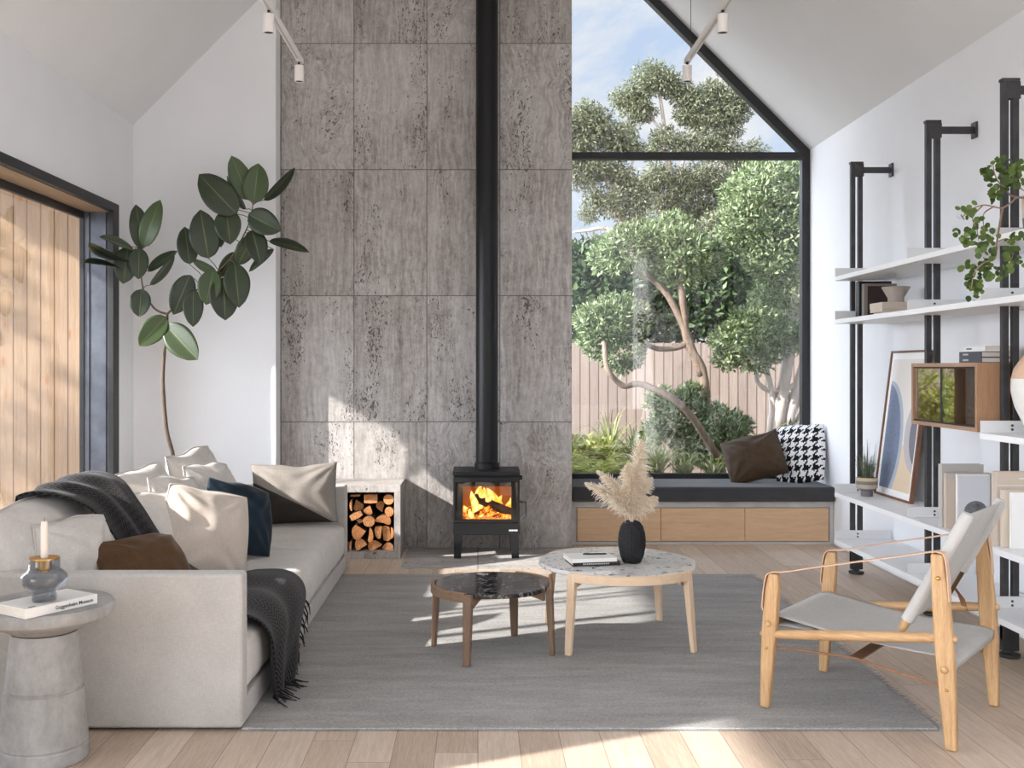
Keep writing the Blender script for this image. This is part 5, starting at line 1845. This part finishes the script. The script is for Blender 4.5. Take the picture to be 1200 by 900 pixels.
# near bay
b_ = upright_book('book', 'large beige book at the back by the right edge', 2.450, 2.70, 4.915, zl6, 0.352, 0.045, M['cover_sand'], 0, GL)
MB().box((-0.125, -0.0235, 0.286), (0.125, -0.0227, 0.289)).box((-0.02, -0.0235, 0.318), (0.06, -0.0227, 0.322)).build('cover_lines', M['cover_white'], b_, local=True)
b_ = upright_book('book', 'beige book half covered by the white one, right edge', 2.462, 2.69, 4.880, zl6, 0.270, 0.028, M['cover_beige'], 0, GL)
b_ = upright_book('book', 'white book with tiny dark lettering by the right edge', 2.487, 2.70, 4.850, zl6, 0.262, 0.022, M['cover_white'], 0, GL)
mb = MB()
for k in range(6):
    mb.box((-0.030 + k * 0.011, -0.0118, 0.135), (-0.024 + k * 0.011, -0.0112, 0.142 + (0.004 if k % 3 == 0 else 0)))
mb.build('cover_lettering', M['ink'], b_, local=True)

# near bay: big vase, pot with trailing plant
vc = Vector((2.625, 4.80, 1.0876))
bv = thing('bulbous_vase', 'large white and pale terracotta vase at the right edge', 'vase', tuple(vc))
kk = [(0.002, 0), (0.07, 0), (0.075, 0.006), (0.098, 0.05), (0.135, 0.13), (0.152, 0.205), (0.150, 0.262)]
MB().lathe(kk + [(0.146, 0.262), (0.148, 0.205), (0.13, 0.13), (0.09, 0.05), (0.002, 0.01)], tuple(vc), 64).build('lower_body', M['pot_white'], bv, smooth=True, angle=60)
MB().lathe([(0.150, 0.2625), (0.138, 0.31), (0.105, 0.36), (0.062, 0.40), (0.048, 0.44), (0.055, 0.47), (0.052, 0.47), (0.044, 0.44), (0.058, 0.40), (0.10, 0.357), (0.133, 0.308), (0.146, 0.2625)], tuple(vc), 64, True).build('upper_body', M['terracotta'], bv, smooth=True, angle=60)

hc_ = Vector((2.605, 4.76, 2.0186))
hp_ = thing('plant_pot', 'beige and grey round pot on the highest shelf', 'pot', tuple(hc_))
MB().lathe([(0.002, 0), (0.09, 0), (0.098, 0.008), (0.103, 0.068), (0.098, 0.068), (0.09, 0.012), (0.002, 0.01)], tuple(hc_), 48).build('lower_band', M['pot_dark'], hp_, smooth=True, angle=50)
MB().lathe([(0.103, 0.0685), (0.106, 0.17), (0.102, 0.176), (0.097, 0.17), (0.098, 0.0685)], tuple(hc_), 48, True).build('upper_band', M['pot_beige'], hp_, smooth=True, angle=50)
MB().lathe([(0.002, 0.15), (0.0965, 0.15)], tuple(hc_), 24).build('soil', M['soil'], hp_)

tp = thing('trailing_plant', 'leafy plant trailing out of the pot over the shelves', 'plant', tuple(hc_ + Vector((0, 0, 0.15))))
def zp(x, z, y):
    return W(1090 + x / 6, 200 + z / 6, y)
root = hc_ + Vector((-0.05, -0.01, 0.155))
yb0 = 4.60
BR = [
    [root, zp(610, 190, 4.66), zp(580, 215, 4.62), zp(510, 262, 4.56), zp(440, 252, 4.53), zp(370, 242, 4.50), zp(280, 275, 4.48), zp(225, 330, 4.47)],
    [zp(510, 262, 4.56), zp(490, 370, 4.50), zp(470, 500, 4.42), zp(455, 620, 4.38), zp(380, 645, 4.36), zp(310, 720, 4.36), zp(290, 830, 4.36)],
    [root, zp(580, 180, 4.66), zp(530, 120, 4.63), zp(480, 80, 4.60), zp(450, 10, 4.60), zp(440, -70, 4.60)],
    [zp(450, 250, 4.53), zp(380, 300, 4.47), zp(375, 380, 4.46), zp(390, 440, 4.46)],
    [zp(370, 242, 4.50), zp(300, 330, 4.46), zp(330, 420, 4.45), zp(345, 520, 4.45)],
    [zp(470, 500, 4.42), zp(540, 480, 4.42), zp(590, 540, 4.42), zp(560, 660, 4.42)],
    [root, zp(600, 100, 4.66), zp(585, 30, 4.64), zp(600, -60, 4.64)],
]
mb = MB()
CLU = []
for bi, b in enumerate(BR):
    pts = cat_rom(b, 26)
    mb.tube(pts, [0.0042 * (1 - 0.72 * i / 26) * (1 if bi < 3 else 0.6) + 0.0007 for i in range(27)], 6)
mb.build('branches', M['twig'], tp, smooth=True, angle=180)
LC = [(225, 320), (215, 400), (260, 440), (235, 490), (320, 470), (270, 490), (330, 380), (395, 400), (390, 455), (345, 560), (370, 520), (430, 580), (440, 490), (560, 530), (600, 465), (560, 590), (590, 630), (265, 680), (350, 690), (400, 650), (440, 710), (520, 690), (560, 680), (275, 750), (290, 800), (295, 840), (340, 820), (390, 740), (370, 770), (325, 290), (440, -50), (480, -80), (390, 30), (410, 10), (450, 60), (440, 175), (490, 150), (425, 140), (480, 180), (560, 50), (600, 80), (620, 10), (560, -40), (610, -50), (650, 60), (500, -20), (530, 20)]
Qv = []
for (x, z_) in LC:
    for r_ in range(6):
        c = zp(x + random.gauss(0, 27), z_ + random.gauss(0, 27), (4.40 if z_ > 460 else 4.47 if z_ > 200 else 4.60) + random.uniform(-0.05, 0.03))
        nn = Vector((random.gauss(-0.2, 0.5), -1 + random.gauss(0, 0.3), random.gauss(0.35, 0.5))).normalized()
        a = nn.cross(Vector((random.gauss(0, 0.5), 0.1, 1))).normalized()
        b2_ = a.cross(nn).normalized()
        rad = random.uniform(0.009, 0.0165)
        poly = []
        for k in range(8):
            t = 2 * math.pi * k / 8
            rr = rad * (1.0 if k != 6 else 1.2)
            poly.append(c + a * math.cos(t) * rr + b2_ * math.sin(t) * rr)
        Qv.append([tuple(p) for p in poly])
quads_mesh('leaves', Qv, M['leaf_trail'], tp, per=8)

# ------------------------------------------------------------------ track lights
def track(x, lab, wire_y):
    y1, zt = 6.47, 3.30
    o = thing('track_light', lab, 'track light', (x, 4.5, zt))
    MB().box((x - 0.017, 2.2, zt), (x + 0.017, y1 + 0.04, zt + 0.030)).build('track_rail', M['track'], o, bevel=0.002)
    MB().box((x - 0.007, 2.25, zt - 0.0012), (x + 0.007, y1 - 0.08, zt - 0.0002)).build('rail_slot', M['cover_pale_grey'], o)
    for yw in wire_y:
        MB().tube([(x + (0.012 if x > 0 else 0), yw, zt + 0.03), (x + (0.012 if x > 0 else 0), yw, roofz(x) + 0.01)], 0.002, 6).build('suspension_wire', M['ink'], o)
    for yl in (y1, 5.53, 4.55, 3.6):
        MB().tube([(x - 0.004, yl, zt - 0.0005), (x - 0.004, yl, zt - 0.022)], 0.008, 10).build('swivel', M['frame_black'], o)
        h = MB().lathe([(0.002, 0), (0.027, 0), (0.0285, -0.003), (0.0285, -0.098), (0.0265, -0.100), (0.0245, -0.098), (0.0245, -0.085), (0.002, -0.084)], (x - 0.004, yl, zt - 0.0225), 28).build('spot_head', M['spot'], o, smooth=True, angle=40)
        MB().lathe([(0.002, -0.0865), (0.0243, -0.0865), (0.0243, -0.0955), (0.002, -0.0945)], (x - 0.004, yl, zt - 0.0225), 24).build('dark_lens', M['cover_black'], h, smooth=True, angle=40)
    return o


track(-1.107, 'white ceiling track with cylinder spots on the left, before the stone wall', (2.6,))
track(1.305, 'white ceiling track with cylinder spots on the right, before the window', (6.44, 2.6))
# ------------------------------------------------------------------ rubber plant in the corner behind the sofa
PY = 7.34
def zq(x, z_, y=PY):
    return W(100 + x / 2.25, 160 + z_ / 2.25, y)
base = Vector((zq(230, 860).x, PY, 0))
rp = thing('potted_rubber_plant', 'tall rubber plant with large dark leaves behind the sofa', 'plant', (base.x - 0.0, PY, 0.42))
pb = thing('floor_planter', 'round stone planter on the floor behind the sofa', 'planter', (base.x - 0.06, PY + 0.12, 0))
pc2 = Vector((-2.33, PY + 0.12, 0.001))
MB().lathe([(0.002, 0), (0.14, 0), (0.15, 0.01), (0.19, 0.36), (0.19, 0.40), (0.17, 0.40), (0.165, 0.36), (0.002, 0.34)], tuple(pc2), 40).build('vessel', M['pot_white'], pb, smooth=True, angle=40)
pb.location = tuple(pc2)
for c_ in pb.children:
    c_.data.transform(Matrix.Translation(Vector((base.x - 0.06, PY + 0.12, 0)) - pc2))
soil = MB().lathe([(0.002, 0.37), (0.164, 0.37)], tuple(pc2), 30).build('soil', M['soil'], pb)
root_ = pc2 + Vector((0.02, -0.02, 0.37))
trunk = cat_rom([root_, root_ + Vector((0.03, -0.05, 0.2)), zq(231, 860), zq(214, 770), zq(205, 655), zq(208, 575), zq(215, 505), zq(216, 465)], 60)
left = cat_rom([zq(216, 468), zq(196, 462), zq(176, 446), zq(152, 400), zq(145, 330), zq(143, 295)], 30)
right = cat_rom([zq(216, 468), zq(245, 440), zq(300, 400), zq(345, 360), zq(385, 318), zq(415, 265), zq(434, 222), zq(442, 180)], 40)
mb = MB()
mb.tube(trunk, [0.017 - 0.008 * i / 60 for i in range(61)], 10)
mb.tube(left, [0.0085 - 0.004 * i / 30 for i in range(31)], 8)
mb.tube(right, [0.0085 - 0.005 * i / 40 for i in range(41)], 8)
mb.build('stem', M['stem'], rp, smooth=True, angle=180)
# base, tip (pixels of the crop), visible width, depth offset of base and tip
LEAVES = [
    ((432, 168), (385, 50), 54, 0, -.06), ((444, 176), (456, 70), 62, -.02, -.05), ((400, 205), (298, 98), 76, -.03, -.08), ((470, 168), (556, 84), 24, 0, .05),
    ((424, 192), (370, 104), 20, .02, .05), ((430, 205), (514, 248), 62, -.03, -.10), ((372, 192), (382, 284), 64, -.02, -.06), ((325, 322), (303, 192), 72, -.03, -.07),
    ((275, 337), (262, 236), 50, 0, .02), ((340, 240), (358, 292), 34, .03, .05), ((440, 246), (462, 334), 54, -.04, -.08), ((440, 262), (402, 340), 46, 0, .0),
    ((484, 276), (592, 300), 22, 0, .06), ((497, 298), (430, 356), 18, .02, .04), ((398, 305), (352, 372), 36, .02, .03), ((394, 335), (406, 450), 62, -.05, -.09),
    ((338, 352), (318, 444), 58, -.04, -.07), ((362, 372), (370, 484), 70, -.02, -.04), ((276, 365), (232, 470), 56, -.02, -.05), ((285, 404), (284, 502), 48, -.03, -.05),
    ((346, 356), (278, 326), 20, .02, .05), ((150, 298), (134, 178), 46, 0, -.03), ((154, 292), (196, 166), 48, -.02, -.06), ((128, 298), (38, 264), 22, 0, -.25),
    ((110, 330), (8, 286), 20, -.02, -.42), ((100, 350), (0, 326), 16, -.05, -.42), ((112, 292), (100, 388), 58, -.03, -.06), ((142, 294), (140, 376), 46, -.04, -.06),
    ((165, 356), (242, 300), 22, 0, .03), ((170, 392), (238, 312), 16, .02, .04), ((148, 402), (142, 476), 50, -.03, -.05), ((213, 474), (142, 552), 56, -.02, -.08), ((214, 498), (296, 588), 70, -.02, -.10)]
allst = left + right + trunk[45:]
for i, (b_, t_, wz, d0, d1) in enumerate(LEAVES):
    B, T = zq(b_[0], b_[1], PY + d0), zq(t_[0], t_[1], PY + d1)
    ax = T - B
    Ln = ax.length
    ax.normalize()
    wpx = wz / 2.25 * PY / F
    wpx *= 1.1
    wr = max(wpx, 0.44 * Ln)
    tilt = math.acos(min(1, wpx / wr))
    view = Vector((B.x, B.y, B.z - CH)).normalized()
    nn = (-view - ax * (-view).dot(ax)).normalized()
    nn = Matrix.Rotation(tilt * (1 if i % 2 else -1) + random.uniform(-0.15, 0.15), 3, ax) @ nn
    sd_ = ax.cross(nn).normalized()
    curl = random.uniform(0.02, 0.09) * Ln
    fold = random.uniform(0.10, 0.22)

    def lf(u, v, B=B, ax=ax, sd_=sd_, nn=nn, Ln=Ln, wr=wr, curl=curl, fold=fold):
        w_ = (max(0.0, math.sin(math.pi * min(1, v ** 0.86))) ** 0.62) * wr / 2
        if v > 0.9:
            w_ *= 1 - ((v - 0.9) / 0.1) ** 1.5 * 0.75
        s = (u - 0.5) * 2
        return B + ax * Ln * v + sd_ * s * w_ + nn * (abs(s) * w_ * fold - curl * math.sin(math.pi * v * 0.9) * -0.5 - curl * v * v)
    lm = MB().grid(lf, 8, 16).build('leaf', M['rubber_leaf'], rp, solid=0.0012, smooth=True, angle=180)
    near = min(allst, key=lambda p: (p - B).length)
    ls = MB().tube([near, near.lerp(B, 0.5) + Vector((0, 0, 0.008)), B, B + ax * Ln * 0.06], [0.0032, 0.0028, 0.0028, 0.002], 6).build('leaf_stalk', M['stem'], rp, smooth=True, angle=180)
    ls.parent = lm

# ------------------------------------------------------------------ the garden
FY = 14.0
fn_ = thing('garden_fence', 'pinkish vertical board fence behind the garden trees', 'fence', (3.0, FY, -0.15))
MB().box((-4.0, FY, -0.15), (9.5, FY + 0.03, CH + 29 * FY / F)).build('boards', M['fence'], fn_)
MB().box((-4.0, FY + 0.03, 0.2), (9.5, FY + 0.09, 0.3)).box((-4.0, FY + 0.03, 1.3), (9.5, FY + 0.09, 1.4)).build('rail', M['fence'], fn_)


def cloud_tree(name, lab, cat, balls, limbs, Y, lmat, bmat, L, wd, dens, group=None, droop=0.0, squash=0.9, base=None, fill=0.35, rs=1.0):
    b0 = W(limbs[0][0][0], limbs[0][0][1], Y)
    o = thing(name, lab, cat, (b0.x, Y, -0.15), 0, group)
    mb = MB()
    for li, (pts_, r0, r1) in enumerate([(l[:-2] if not isinstance(l[-1], tuple) else l, *(l[-2:] if not isinstance(l[-1], tuple) else (5, 2))) for l in limbs]):
        P = [W(p[0], p[1], Y + (p[2] if len(p) > 2 else 0)) for p in pts_]
        if li == 0 or P[0].z < 0.3:
            P = [Vector((P[0].x - 0.02, P[0].y, -0.15))] + P
        n = 6 * len(P)
        C = cat_rom(P, n)
        mb.tube(C, [(r0 + (r1 - r0) * i / n) * Y / F * (1 + 0.15 * noise.noise(Vector((i * 0.6, Y, r0)))) for i in range(n + 1)], 8)
    mb.build('trunk', bmat, o, smooth=True, angle=180)
    V = []
    for (px, py, pr, *dz) in balls:
        yy = Y + (dz[0] if dz else 0)
        c = W(px, py, yy)
        r = pr * rs * yy / F
        V.append(ball_leaves((c.x, c.y, c.z), r, max(40, int(dens * (pr / 40.0) ** 2)), L, wd, squash, droop, fill))
    quads_mesh('crown', np.concatenate(V), lmat, o)
    return o


cloud_tree('cloud_pruned_tree', 'clipped cloud tree with bare curving limbs in the middle of the window', 'tree',
           [(735, 292, 36), (712, 300, 26, .3), (765, 283, 30, .2), (800, 300, 44), (790, 270, 26, .3), (828, 300, 26, .2), (712, 378, 38), (690, 372, 20, .2), (735, 372, 30, .2), (728, 412, 30), (700, 400, 24, .1), (795, 486, 36, -.2), (775, 470, 20, -.1), (838, 508, 40, -.3), (862, 500, 22, -.2), (815, 520, 30, -.2), (810, 465, 20, 0), (770, 505, 18, -.2)],
           [[(846, 560), (836, 520), (828, 470), (822, 430), (806, 402), (800, 350), (796, 300), 6.5, 4],
            [(822, 440), (800, 380), (778, 340), (752, 318), (738, 300), 5, 2.5],
            [(806, 402), (790, 408), (768, 408), (748, 396), (735, 380), 3.8, 2.2],
            [(860, 550, -.3), (838, 530, -.55), (812, 490, -.75), (785, 465, -.7), (750, 450, -.4), (730, 452, -.3), (712, 432, -.35), (708, 400, -.2), 4.6, 3],
            [(838, 560), (810, 540), (790, 530), 3.5, 2]],
           11.2, M['leaf_cloud'], M['bark_brown'], 0.064, 0.024, 2300, 'clipped cloud trees', rs=0.86)
cloud_tree('cloud_pruned_tree', 'larger clipped cloud tree behind the window bench pillows', 'tree',
           [(895, 225, 44), (870, 235, 30, .3), (920, 215, 36, .2), (940, 225, 30), (880, 260, 40), (915, 265, 44), (945, 270, 40), (860, 275, 24, .2), (905, 300, 36), (935, 310, 36), (880, 385, 36, -.2), (858, 400, 28, -.2), (905, 395, 32, -.1), (885, 415, 28, -.3), (852, 420, 18, -.2), (925, 385, 22), (935, 345, 26), (945, 400, 22), (925, 480, 20, .3), (905, 350, 28, .3)],
           [[(905, 545), (912, 490), (922, 430), (930, 380), (932, 320), (925, 270), 10, 4],
            [(898, 540), (905, 480), (900, 440), (885, 400), 5, 2.5],
            [(915, 540), (930, 470), (942, 420), (950, 360), 7, 4],
            [(950, 440), (930, 452), (905, 458), (888, 448), (884, 425), 4, 2.5],
            [(918, 500), (936, 480), (948, 445), 5, 3]],
           11.6, M['leaf_cloud'], M['bark_pale'], 0.064, 0.024, 2300, 'clipped cloud trees', rs=0.88)
# tall gum trees beyond the fence
cloud_tree('gum_tree', 'tall gum tree with pale limbs rising to the top of the window', 'tree',
           [(762, 85, 20), (775, 95, 22), (748, 105, 20), (790, 100, 18), (745, 125, 20), (730, 115, 16), (752, 130, 18), (800, 112, 18), (818, 118, 22), (835, 105, 18), (850, 115, 22), (862, 130, 20), (845, 135, 22), (820, 140, 20), (805, 135, 16), (866, 120, 16), (855, 150, 16), (780, 160, 18), (765, 175, 16), (800, 170, 18), (830, 165, 22), (850, 175, 20), (880, 180, 20), (865, 195, 18), (775, 205, 22), (800, 215, 24), (825, 205, 26), (850, 220, 22), (800, 240, 24), (775, 235, 20), (830, 240, 22), (760, 215, 16), (735, 150, 14), (812, 255, 20)],
           [[(778, 330), (784, 262), (790, 232), (782, 180), (776, 130), (770, 95), 5, 1.5],
            [(788, 245), (778, 170), (765, 140), (745, 120), 3, 1],
            [(790, 235), (800, 190), (812, 160), (840, 130), 3, 1],
            [(786, 250), (806, 225), (830, 205), (860, 185), 3, 1],
            [(782, 262), (770, 230), (752, 212), (735, 205), 2.5, 1]],
           20.0, M['leaf_gum'], M['bark_pale'], 0.085, 0.026, 4200, 'gum trees beyond the fence', 0.7, 0.75, None, 0.8)
cloud_tree('gum_tree', 'gum tree with a leaning white trunk at the left of the window', 'tree',
           [(688, 130, 18), (700, 140, 20), (678, 145, 20), (712, 155, 20), (690, 160, 24), (728, 165, 18), (720, 175, 18), (740, 172, 16), (675, 175, 20), (700, 195, 22), (720, 200, 20), (680, 205, 22), (735, 215, 22), (750, 235, 20), (700, 230, 18), (720, 240, 20), (660, 150, 22), (664, 190, 20), (740, 255, 20), (690, 250, 14)],
           [[(742, 330), (735, 282), (722, 235), (708, 205), (698, 185), (690, 150), 6, 1.8],
            [(730, 262), (712, 240), (692, 215), (676, 200), 3.5, 1.2],
            [(735, 285), (712, 268), (690, 270), (672, 272), 3, 1.5],
            [(720, 230), (735, 205), (745, 180), 2.5, 1]],
           18.5, M['leaf_gum'], M['bark_pale'], 0.08, 0.025, 4200, 'gum trees beyond the fence', 0.7, 0.75, None, 0.8)
cloud_tree('gum_tree', 'hazy gum tree low behind the clipped trees', 'tree',
           [(770, 265, 22), (790, 285, 26), (830, 280, 28), (850, 300, 26), (815, 310, 26), (745, 275, 20), (860, 255, 24), (842, 262, 22), (700, 285, 16)],
           [[(815, 345), (818, 310), (826, 280), (838, 262), 4, 1.5], [(818, 320), (800, 295), (780, 280), 3, 1], [(820, 310), (842, 296), (856, 285), 3, 1]],
           17.5, M['leaf_gum'], M['bark_pale'], 0.08, 0.026, 3600, 'gum trees beyond the fence', 0.6, 0.8, None, 0.8)
# dense dark evergreens just behind the fence
for i, (lab, balls, tr) in enumerate((
        ('dense dark evergreen behind the fence at the left of the window', [(690, 330, 40), (670, 350, 36), (710, 310, 30), (725, 350, 34), (680, 380, 30), (705, 372, 34), (660, 310, 30), (735, 385, 26), (676, 300, 22)], [(700, 420), (698, 380), (696, 340), (695, 310), 5, 2]),
        ('dense dark evergreen behind the fence in the middle of the window', [(770, 340, 40), (800, 330, 40), (760, 380, 34), (790, 375, 36), (820, 370, 36), (835, 340, 36), (745, 345, 26), (850, 375, 30), (830, 310, 24)], [(795, 420), (795, 380), (798, 340), (800, 315), 5, 2]),
        ('dense dark evergreen behind the fence at the right of the window', [(880, 340, 44), (910, 330, 46), (945, 340, 46), (870, 375, 34), (900, 380, 34), (940, 380, 36), (860, 300, 30), (975, 330, 40), (930, 290, 34), (890, 290, 26)], [(912, 420), (912, 380), (915, 340), (918, 300), 5, 2]))):
    cloud_tree('evergreen_tree', lab, 'tree', balls, [tr], 15.6 + 0.3 * i, M['leaf_dark'], M['bark_brown'], 0.13, 0.06, 900, 'evergreens behind the fence', 0.1, 0.95, None, 0.6)


def fern(c, R_, n, seed):
    rnd = random.Random(seed)
    Q = []
    for k in range(n):
        a = 2 * math.pi * k / n + rnd.uniform(-0.3, 0.3)
        d = Vector((math.cos(a), math.sin(a), 0))
        L = R_ * rnd.uniform(0.75, 1.15)
        hgt = L * rnd.uniform(0.55, 0.95)
        pts = []
        for s in range(15):
            q = s / 14
            pts.append(Vector(c) + d * L * q + Vector((0, 0, hgt * (1.75 * q - 1.25 * q * q))))
        for s in range(1, 14):
            p = pts[s]
            t = (pts[s + 1] - pts[s - 1]).normalized()
            side = t.cross(Vector((0, 0, 1))).normalized()
            up = side.cross(t).normalized()
            ll = 0.26 * L * math.sin(math.pi * (0.12 + 0.86 * s / 14)) + 0.008
            for sg in (-1, 1):
                tip = p + (side * sg + t * 0.55 - up * 0.12).normalized() * ll
                ww = t * 0.30 * ll * 0.5
                m_ = p.lerp(tip, 0.45) + up * 0.01
                Q.append([tuple(p), tuple(m_ + ww), tuple(tip), tuple(m_ - ww)])
    return Q


FERNS = [(672, 552, 9.75, 0.42, 'yellow-green fern at the left edge of the window'), (700, 556, 9.7, 0.40, 'yellow-green fern second from the left edge of the window'),
         (690, 515, 11.0, 0.5, 'taller fern behind, against the fence at the left'), (730, 558, 9.9, 0.38, 'fern behind the pampas plumes, left of the strap leaves'),
         (668, 520, 10.6, 0.45, 'fern against the chimney edge, behind the front ferns'), (722, 545, 10.8, 0.34, 'small fern between fence and strap leaves'),
         (880, 552, 10.2, 0.36, 'fern behind the brown velvet pillow'), (945, 540, 10.4, 0.4, 'fern behind the houndstooth pillow')]
for i, (px, py, y, r, lab) in enumerate(FERNS):
    c = W(px, py, y)
    c.z = min(c.z, 0.35) - 0.05
    o = thing('fern', lab, 'fern', tuple(c), 0, 'ferns outside the window')
    quads_mesh('fronds', fern(tuple(c), r, 16, i), M['leaf_fern'], o)
    MB().tube([(c.x, c.y, -0.15), tuple(c)], 0.03, 8).build('crown_base', M['bark_brown'], o)


def straps(c, L, n, seed, wide=0.016):
    rnd = random.Random(seed)
    Q = []
    for k in range(n):
        a = rnd.uniform(0, 2 * math.pi)
        d = Vector((math.cos(a), math.sin(a), 0))
        s = Vector((-d.y, d.x, 0))
        ll = L * rnd.uniform(0.6, 1.1)
        sp = rnd.uniform(0.3, 1.0)
        prev = None
        for j in range(9):
            q = j / 8
            p = Vector(c) + d * ll * sp * q + Vector((0, 0, ll * (1.5 * q - (0.5 + 0.7 * sp) * q * q)))
            w_ = wide * (1 - q ** 2) * 0.5 + 0.001
            cur = (p - s * w_, p + s * w_)
            if prev:
                Q.append([tuple(prev[0]), tuple(prev[1]), tuple(cur[1]), tuple(cur[0])])
            prev = cur
    return Q


for i, (px, py, y, L_, n, lab) in enumerate(((745, 545, 10.4, 0.6, 90, 'strap-leaved clump directly behind the pampas plumes'), (770, 556, 9.9, 0.5, 90, 'strap-leaved clump right of the pampas plumes'),
                                              (800, 558, 9.8, 0.42, 80, 'strap-leaved clump under the clipped balls'), (835, 560, 9.8, 0.42, 50, 'strap-leaved clump left of the velvet pillow'),
                                              (760, 530, 11.5, 0.6, 60, 'strap-leaved clump against the fence'), (715, 520, 12.2, 0.7, 50, 'tall strap-leaved clump at the foot of the fence, left'))):
    c = W(px, py, y)
    c.z = min(c.z, 0.42) - 0.06
    o = thing('strap_leaf_plant', lab, 'plant', tuple(c), 0, 'strap-leaved plants outside the window')
    quads_mesh('leaves', straps(tuple(c), L_, n, i), M['leaf_strap'], o)
    MB().tube([(c.x, c.y, -0.15), tuple(c)], 0.03, 8).build('base', M['bark_brown'], o)

# low shrubs filling the bed
for i, (px, py, r, y, lab) in enumerate(((660, 535, 30, 10.9, 'low leafy shrub in the bed at the left'), (700, 535, 26, 11.6, 'low leafy shrub behind the ferns'), (930, 525, 32, 11.6, 'low leafy shrub at the foot of the pale trunks'), (520, 488, 62, 12.6, 'broad leafy shrub in the bed behind the chimney wall'), (440, 495, 60, 13.0, 'leafy shrub in the bed left of the chimney wall'))):
    cloud_tree('garden_shrub', lab, 'shrub', [(px, py, r), (px - r * 0.6, py + 6, r * 0.6), (px + r * 0.6, py + 5, r * 0.65)], [[(px, 575), (px, py + 10), 3, 2]], y, M['leaf_cloud'] if i == 2 else M['leaf_fern'], M['bark_brown'], 0.09, 0.035, 900, 'low shrubs in the bed')

# a tree outside on the left: it throws the leaf shadows on the pine cladding and the stone wall
tc_ = Vector((-8.6, 5.2, -0.15))
ot = thing('terrace_tree', 'tree on the terrace outside the left window', 'tree', tuple(tc_))
mb = MB()
mb.tube(cat_rom([tc_, tc_ + Vector((0.1, 0, 1.5)), tc_ + Vector((0.0, 0.2, 3.0)), tc_ + Vector((0.3, 0.3, 4.6))], 20), [0.10 - 0.004 * i for i in range(21)], 8)
mb.build('trunk', M['bark_brown'], ot, smooth=True, angle=180)
V = []
for (x, y, z_, r, n_) in ((-8.4, 5.6, 3.5, 0.55, 420), (-8.9, 5.0, 4.2, 0.6, 420), (-8.2, 4.7, 4.0, 0.5, 300), (-8.3, 6.2, 4.6, 0.6, 300)):
    V.append(ball_leaves((x, y, z_), r, n_, 0.16, 0.07, 0.8, 0.2, 0.9))
quads_mesh('crown', np.concatenate(V), M['leaf_dark'], ot)
# ------------------------------------------------------------------ sun, sky, camera
SUN = Vector((1.0, 0.45, -0.55)).normalized()
sl = D.lights.new('sun', 'SUN')
sl.energy = 11.0
sl.angle = R(0.8)
sl.color = (1.0, 0.965, 0.92)
so = D.objects.new('sun', sl)
COL.objects.link(so)
so.rotation_euler = SUN.to_track_quat('-Z', 'Y').to_euler()
so.location = (-12, -4, 9)

wd_ = D.worlds.new('sky')
SC.world = wd_
wd_.use_nodes = True
t = wd_.node_tree
t.nodes.clear()


class WT(NT):
    def __init__(self, tree):
        self.t = tree


w = WT(t)
tc = w.n('TexCoord')
dirv = tc.outputs['Generated']
sep = w.n('SeparateXYZ', i0=dirv)
zz = sep.outputs[2]
blue = w.ramp(zz, [(0.0, lin((232, 238, 244))), (0.12, lin((216, 230, 248))), (0.35, lin((190, 214, 246))), (1.0, lin((110, 160, 230)))])
cl_ = w.noise(w.n('Mapping', Vector=dirv, Scale=(2.2, 2.2, 4.0), Location=(0.35, 0.2, 0.1)).outputs[0], 2.2, 7, 0.6, 0.3)
col = w.mix(w.ramp(cl_, [(0.44, g(0)), (0.60, g(0.95))]), blue, lin((250, 250, 250)))
sunward = -SUN
dt = w.n('VectorMath', op='DOT_PRODUCT', i0=dirv, i1=tuple(sunward)).outputs[1]
glow = w.math('POWER', w.math('MAXIMUM', dt, 0.0), 3.0)
bk_ = w.n('MapRange', i0=w.math('MULTIPLY', sep.outputs[1], -1.0), i1=0.0, i2=0.8, i3=0.0, i4=1.0).outputs[0]
lf_ = w.n('MapRange', i0=w.math('MULTIPLY', sep.outputs[0], -1.0), i1=0.25, i2=0.9, i3=0.0, i4=1.0).outputs[0]
stren = w.math('ADD', 1.0, w.math('ADD', w.math('MULTIPLY', glow, 2.0), w.math('ADD', w.math('MULTIPLY', bk_, 0.0), w.math('MULTIPLY', lf_, 9.8))))
warm = w.mix(w.math('MINIMUM', w.math('ADD', bk_, lf_), 0.9), col, lin((236, 242, 252)))
bg = w.n('Background', Color=warm, Strength=stren)
out = t.nodes.new('ShaderNodeOutputWorld')
t.links.new(bg.outputs[0], out.inputs[0])

cam = D.cameras.new('camera')
cam.lens = 36.0 * F / 1200.0
cam.sensor_width = 36.0
cam.sensor_fit = 'HORIZONTAL'
cam.shift_x = (600 - VX) / 1200.0
cam.shift_y = -(450 - VY) / 1200.0
cam.clip_end = 500
co = D.objects.new('camera', cam)
COL.objects.link(co)
co.location = (0, 0, CH)
co.rotation_euler = (R(90), 0, 0)
SC.camera = co

SC.view_settings.view_transform = 'Standard'
SC.view_settings.look = 'None'
SC.view_settings.exposure = 0.0
SC.view_settings.gamma = 1.0
SC.view_settings.use_curve_mapping = False
try:
    SC.cycles.use_denoising = True
    SC.cycles.denoiser = 'OPENIMAGEDENOISE'
    SC.cycles.max_bounces = 10
    SC.cycles.diffuse_bounces = 5
    SC.cycles.transparent_max_bounces = 24
    SC.cycles.sample_clamp_indirect = 8.0
    SC.cycles.caustics_reflective = False
    SC.cycles.caustics_refractive = False
except Exception:
    pass
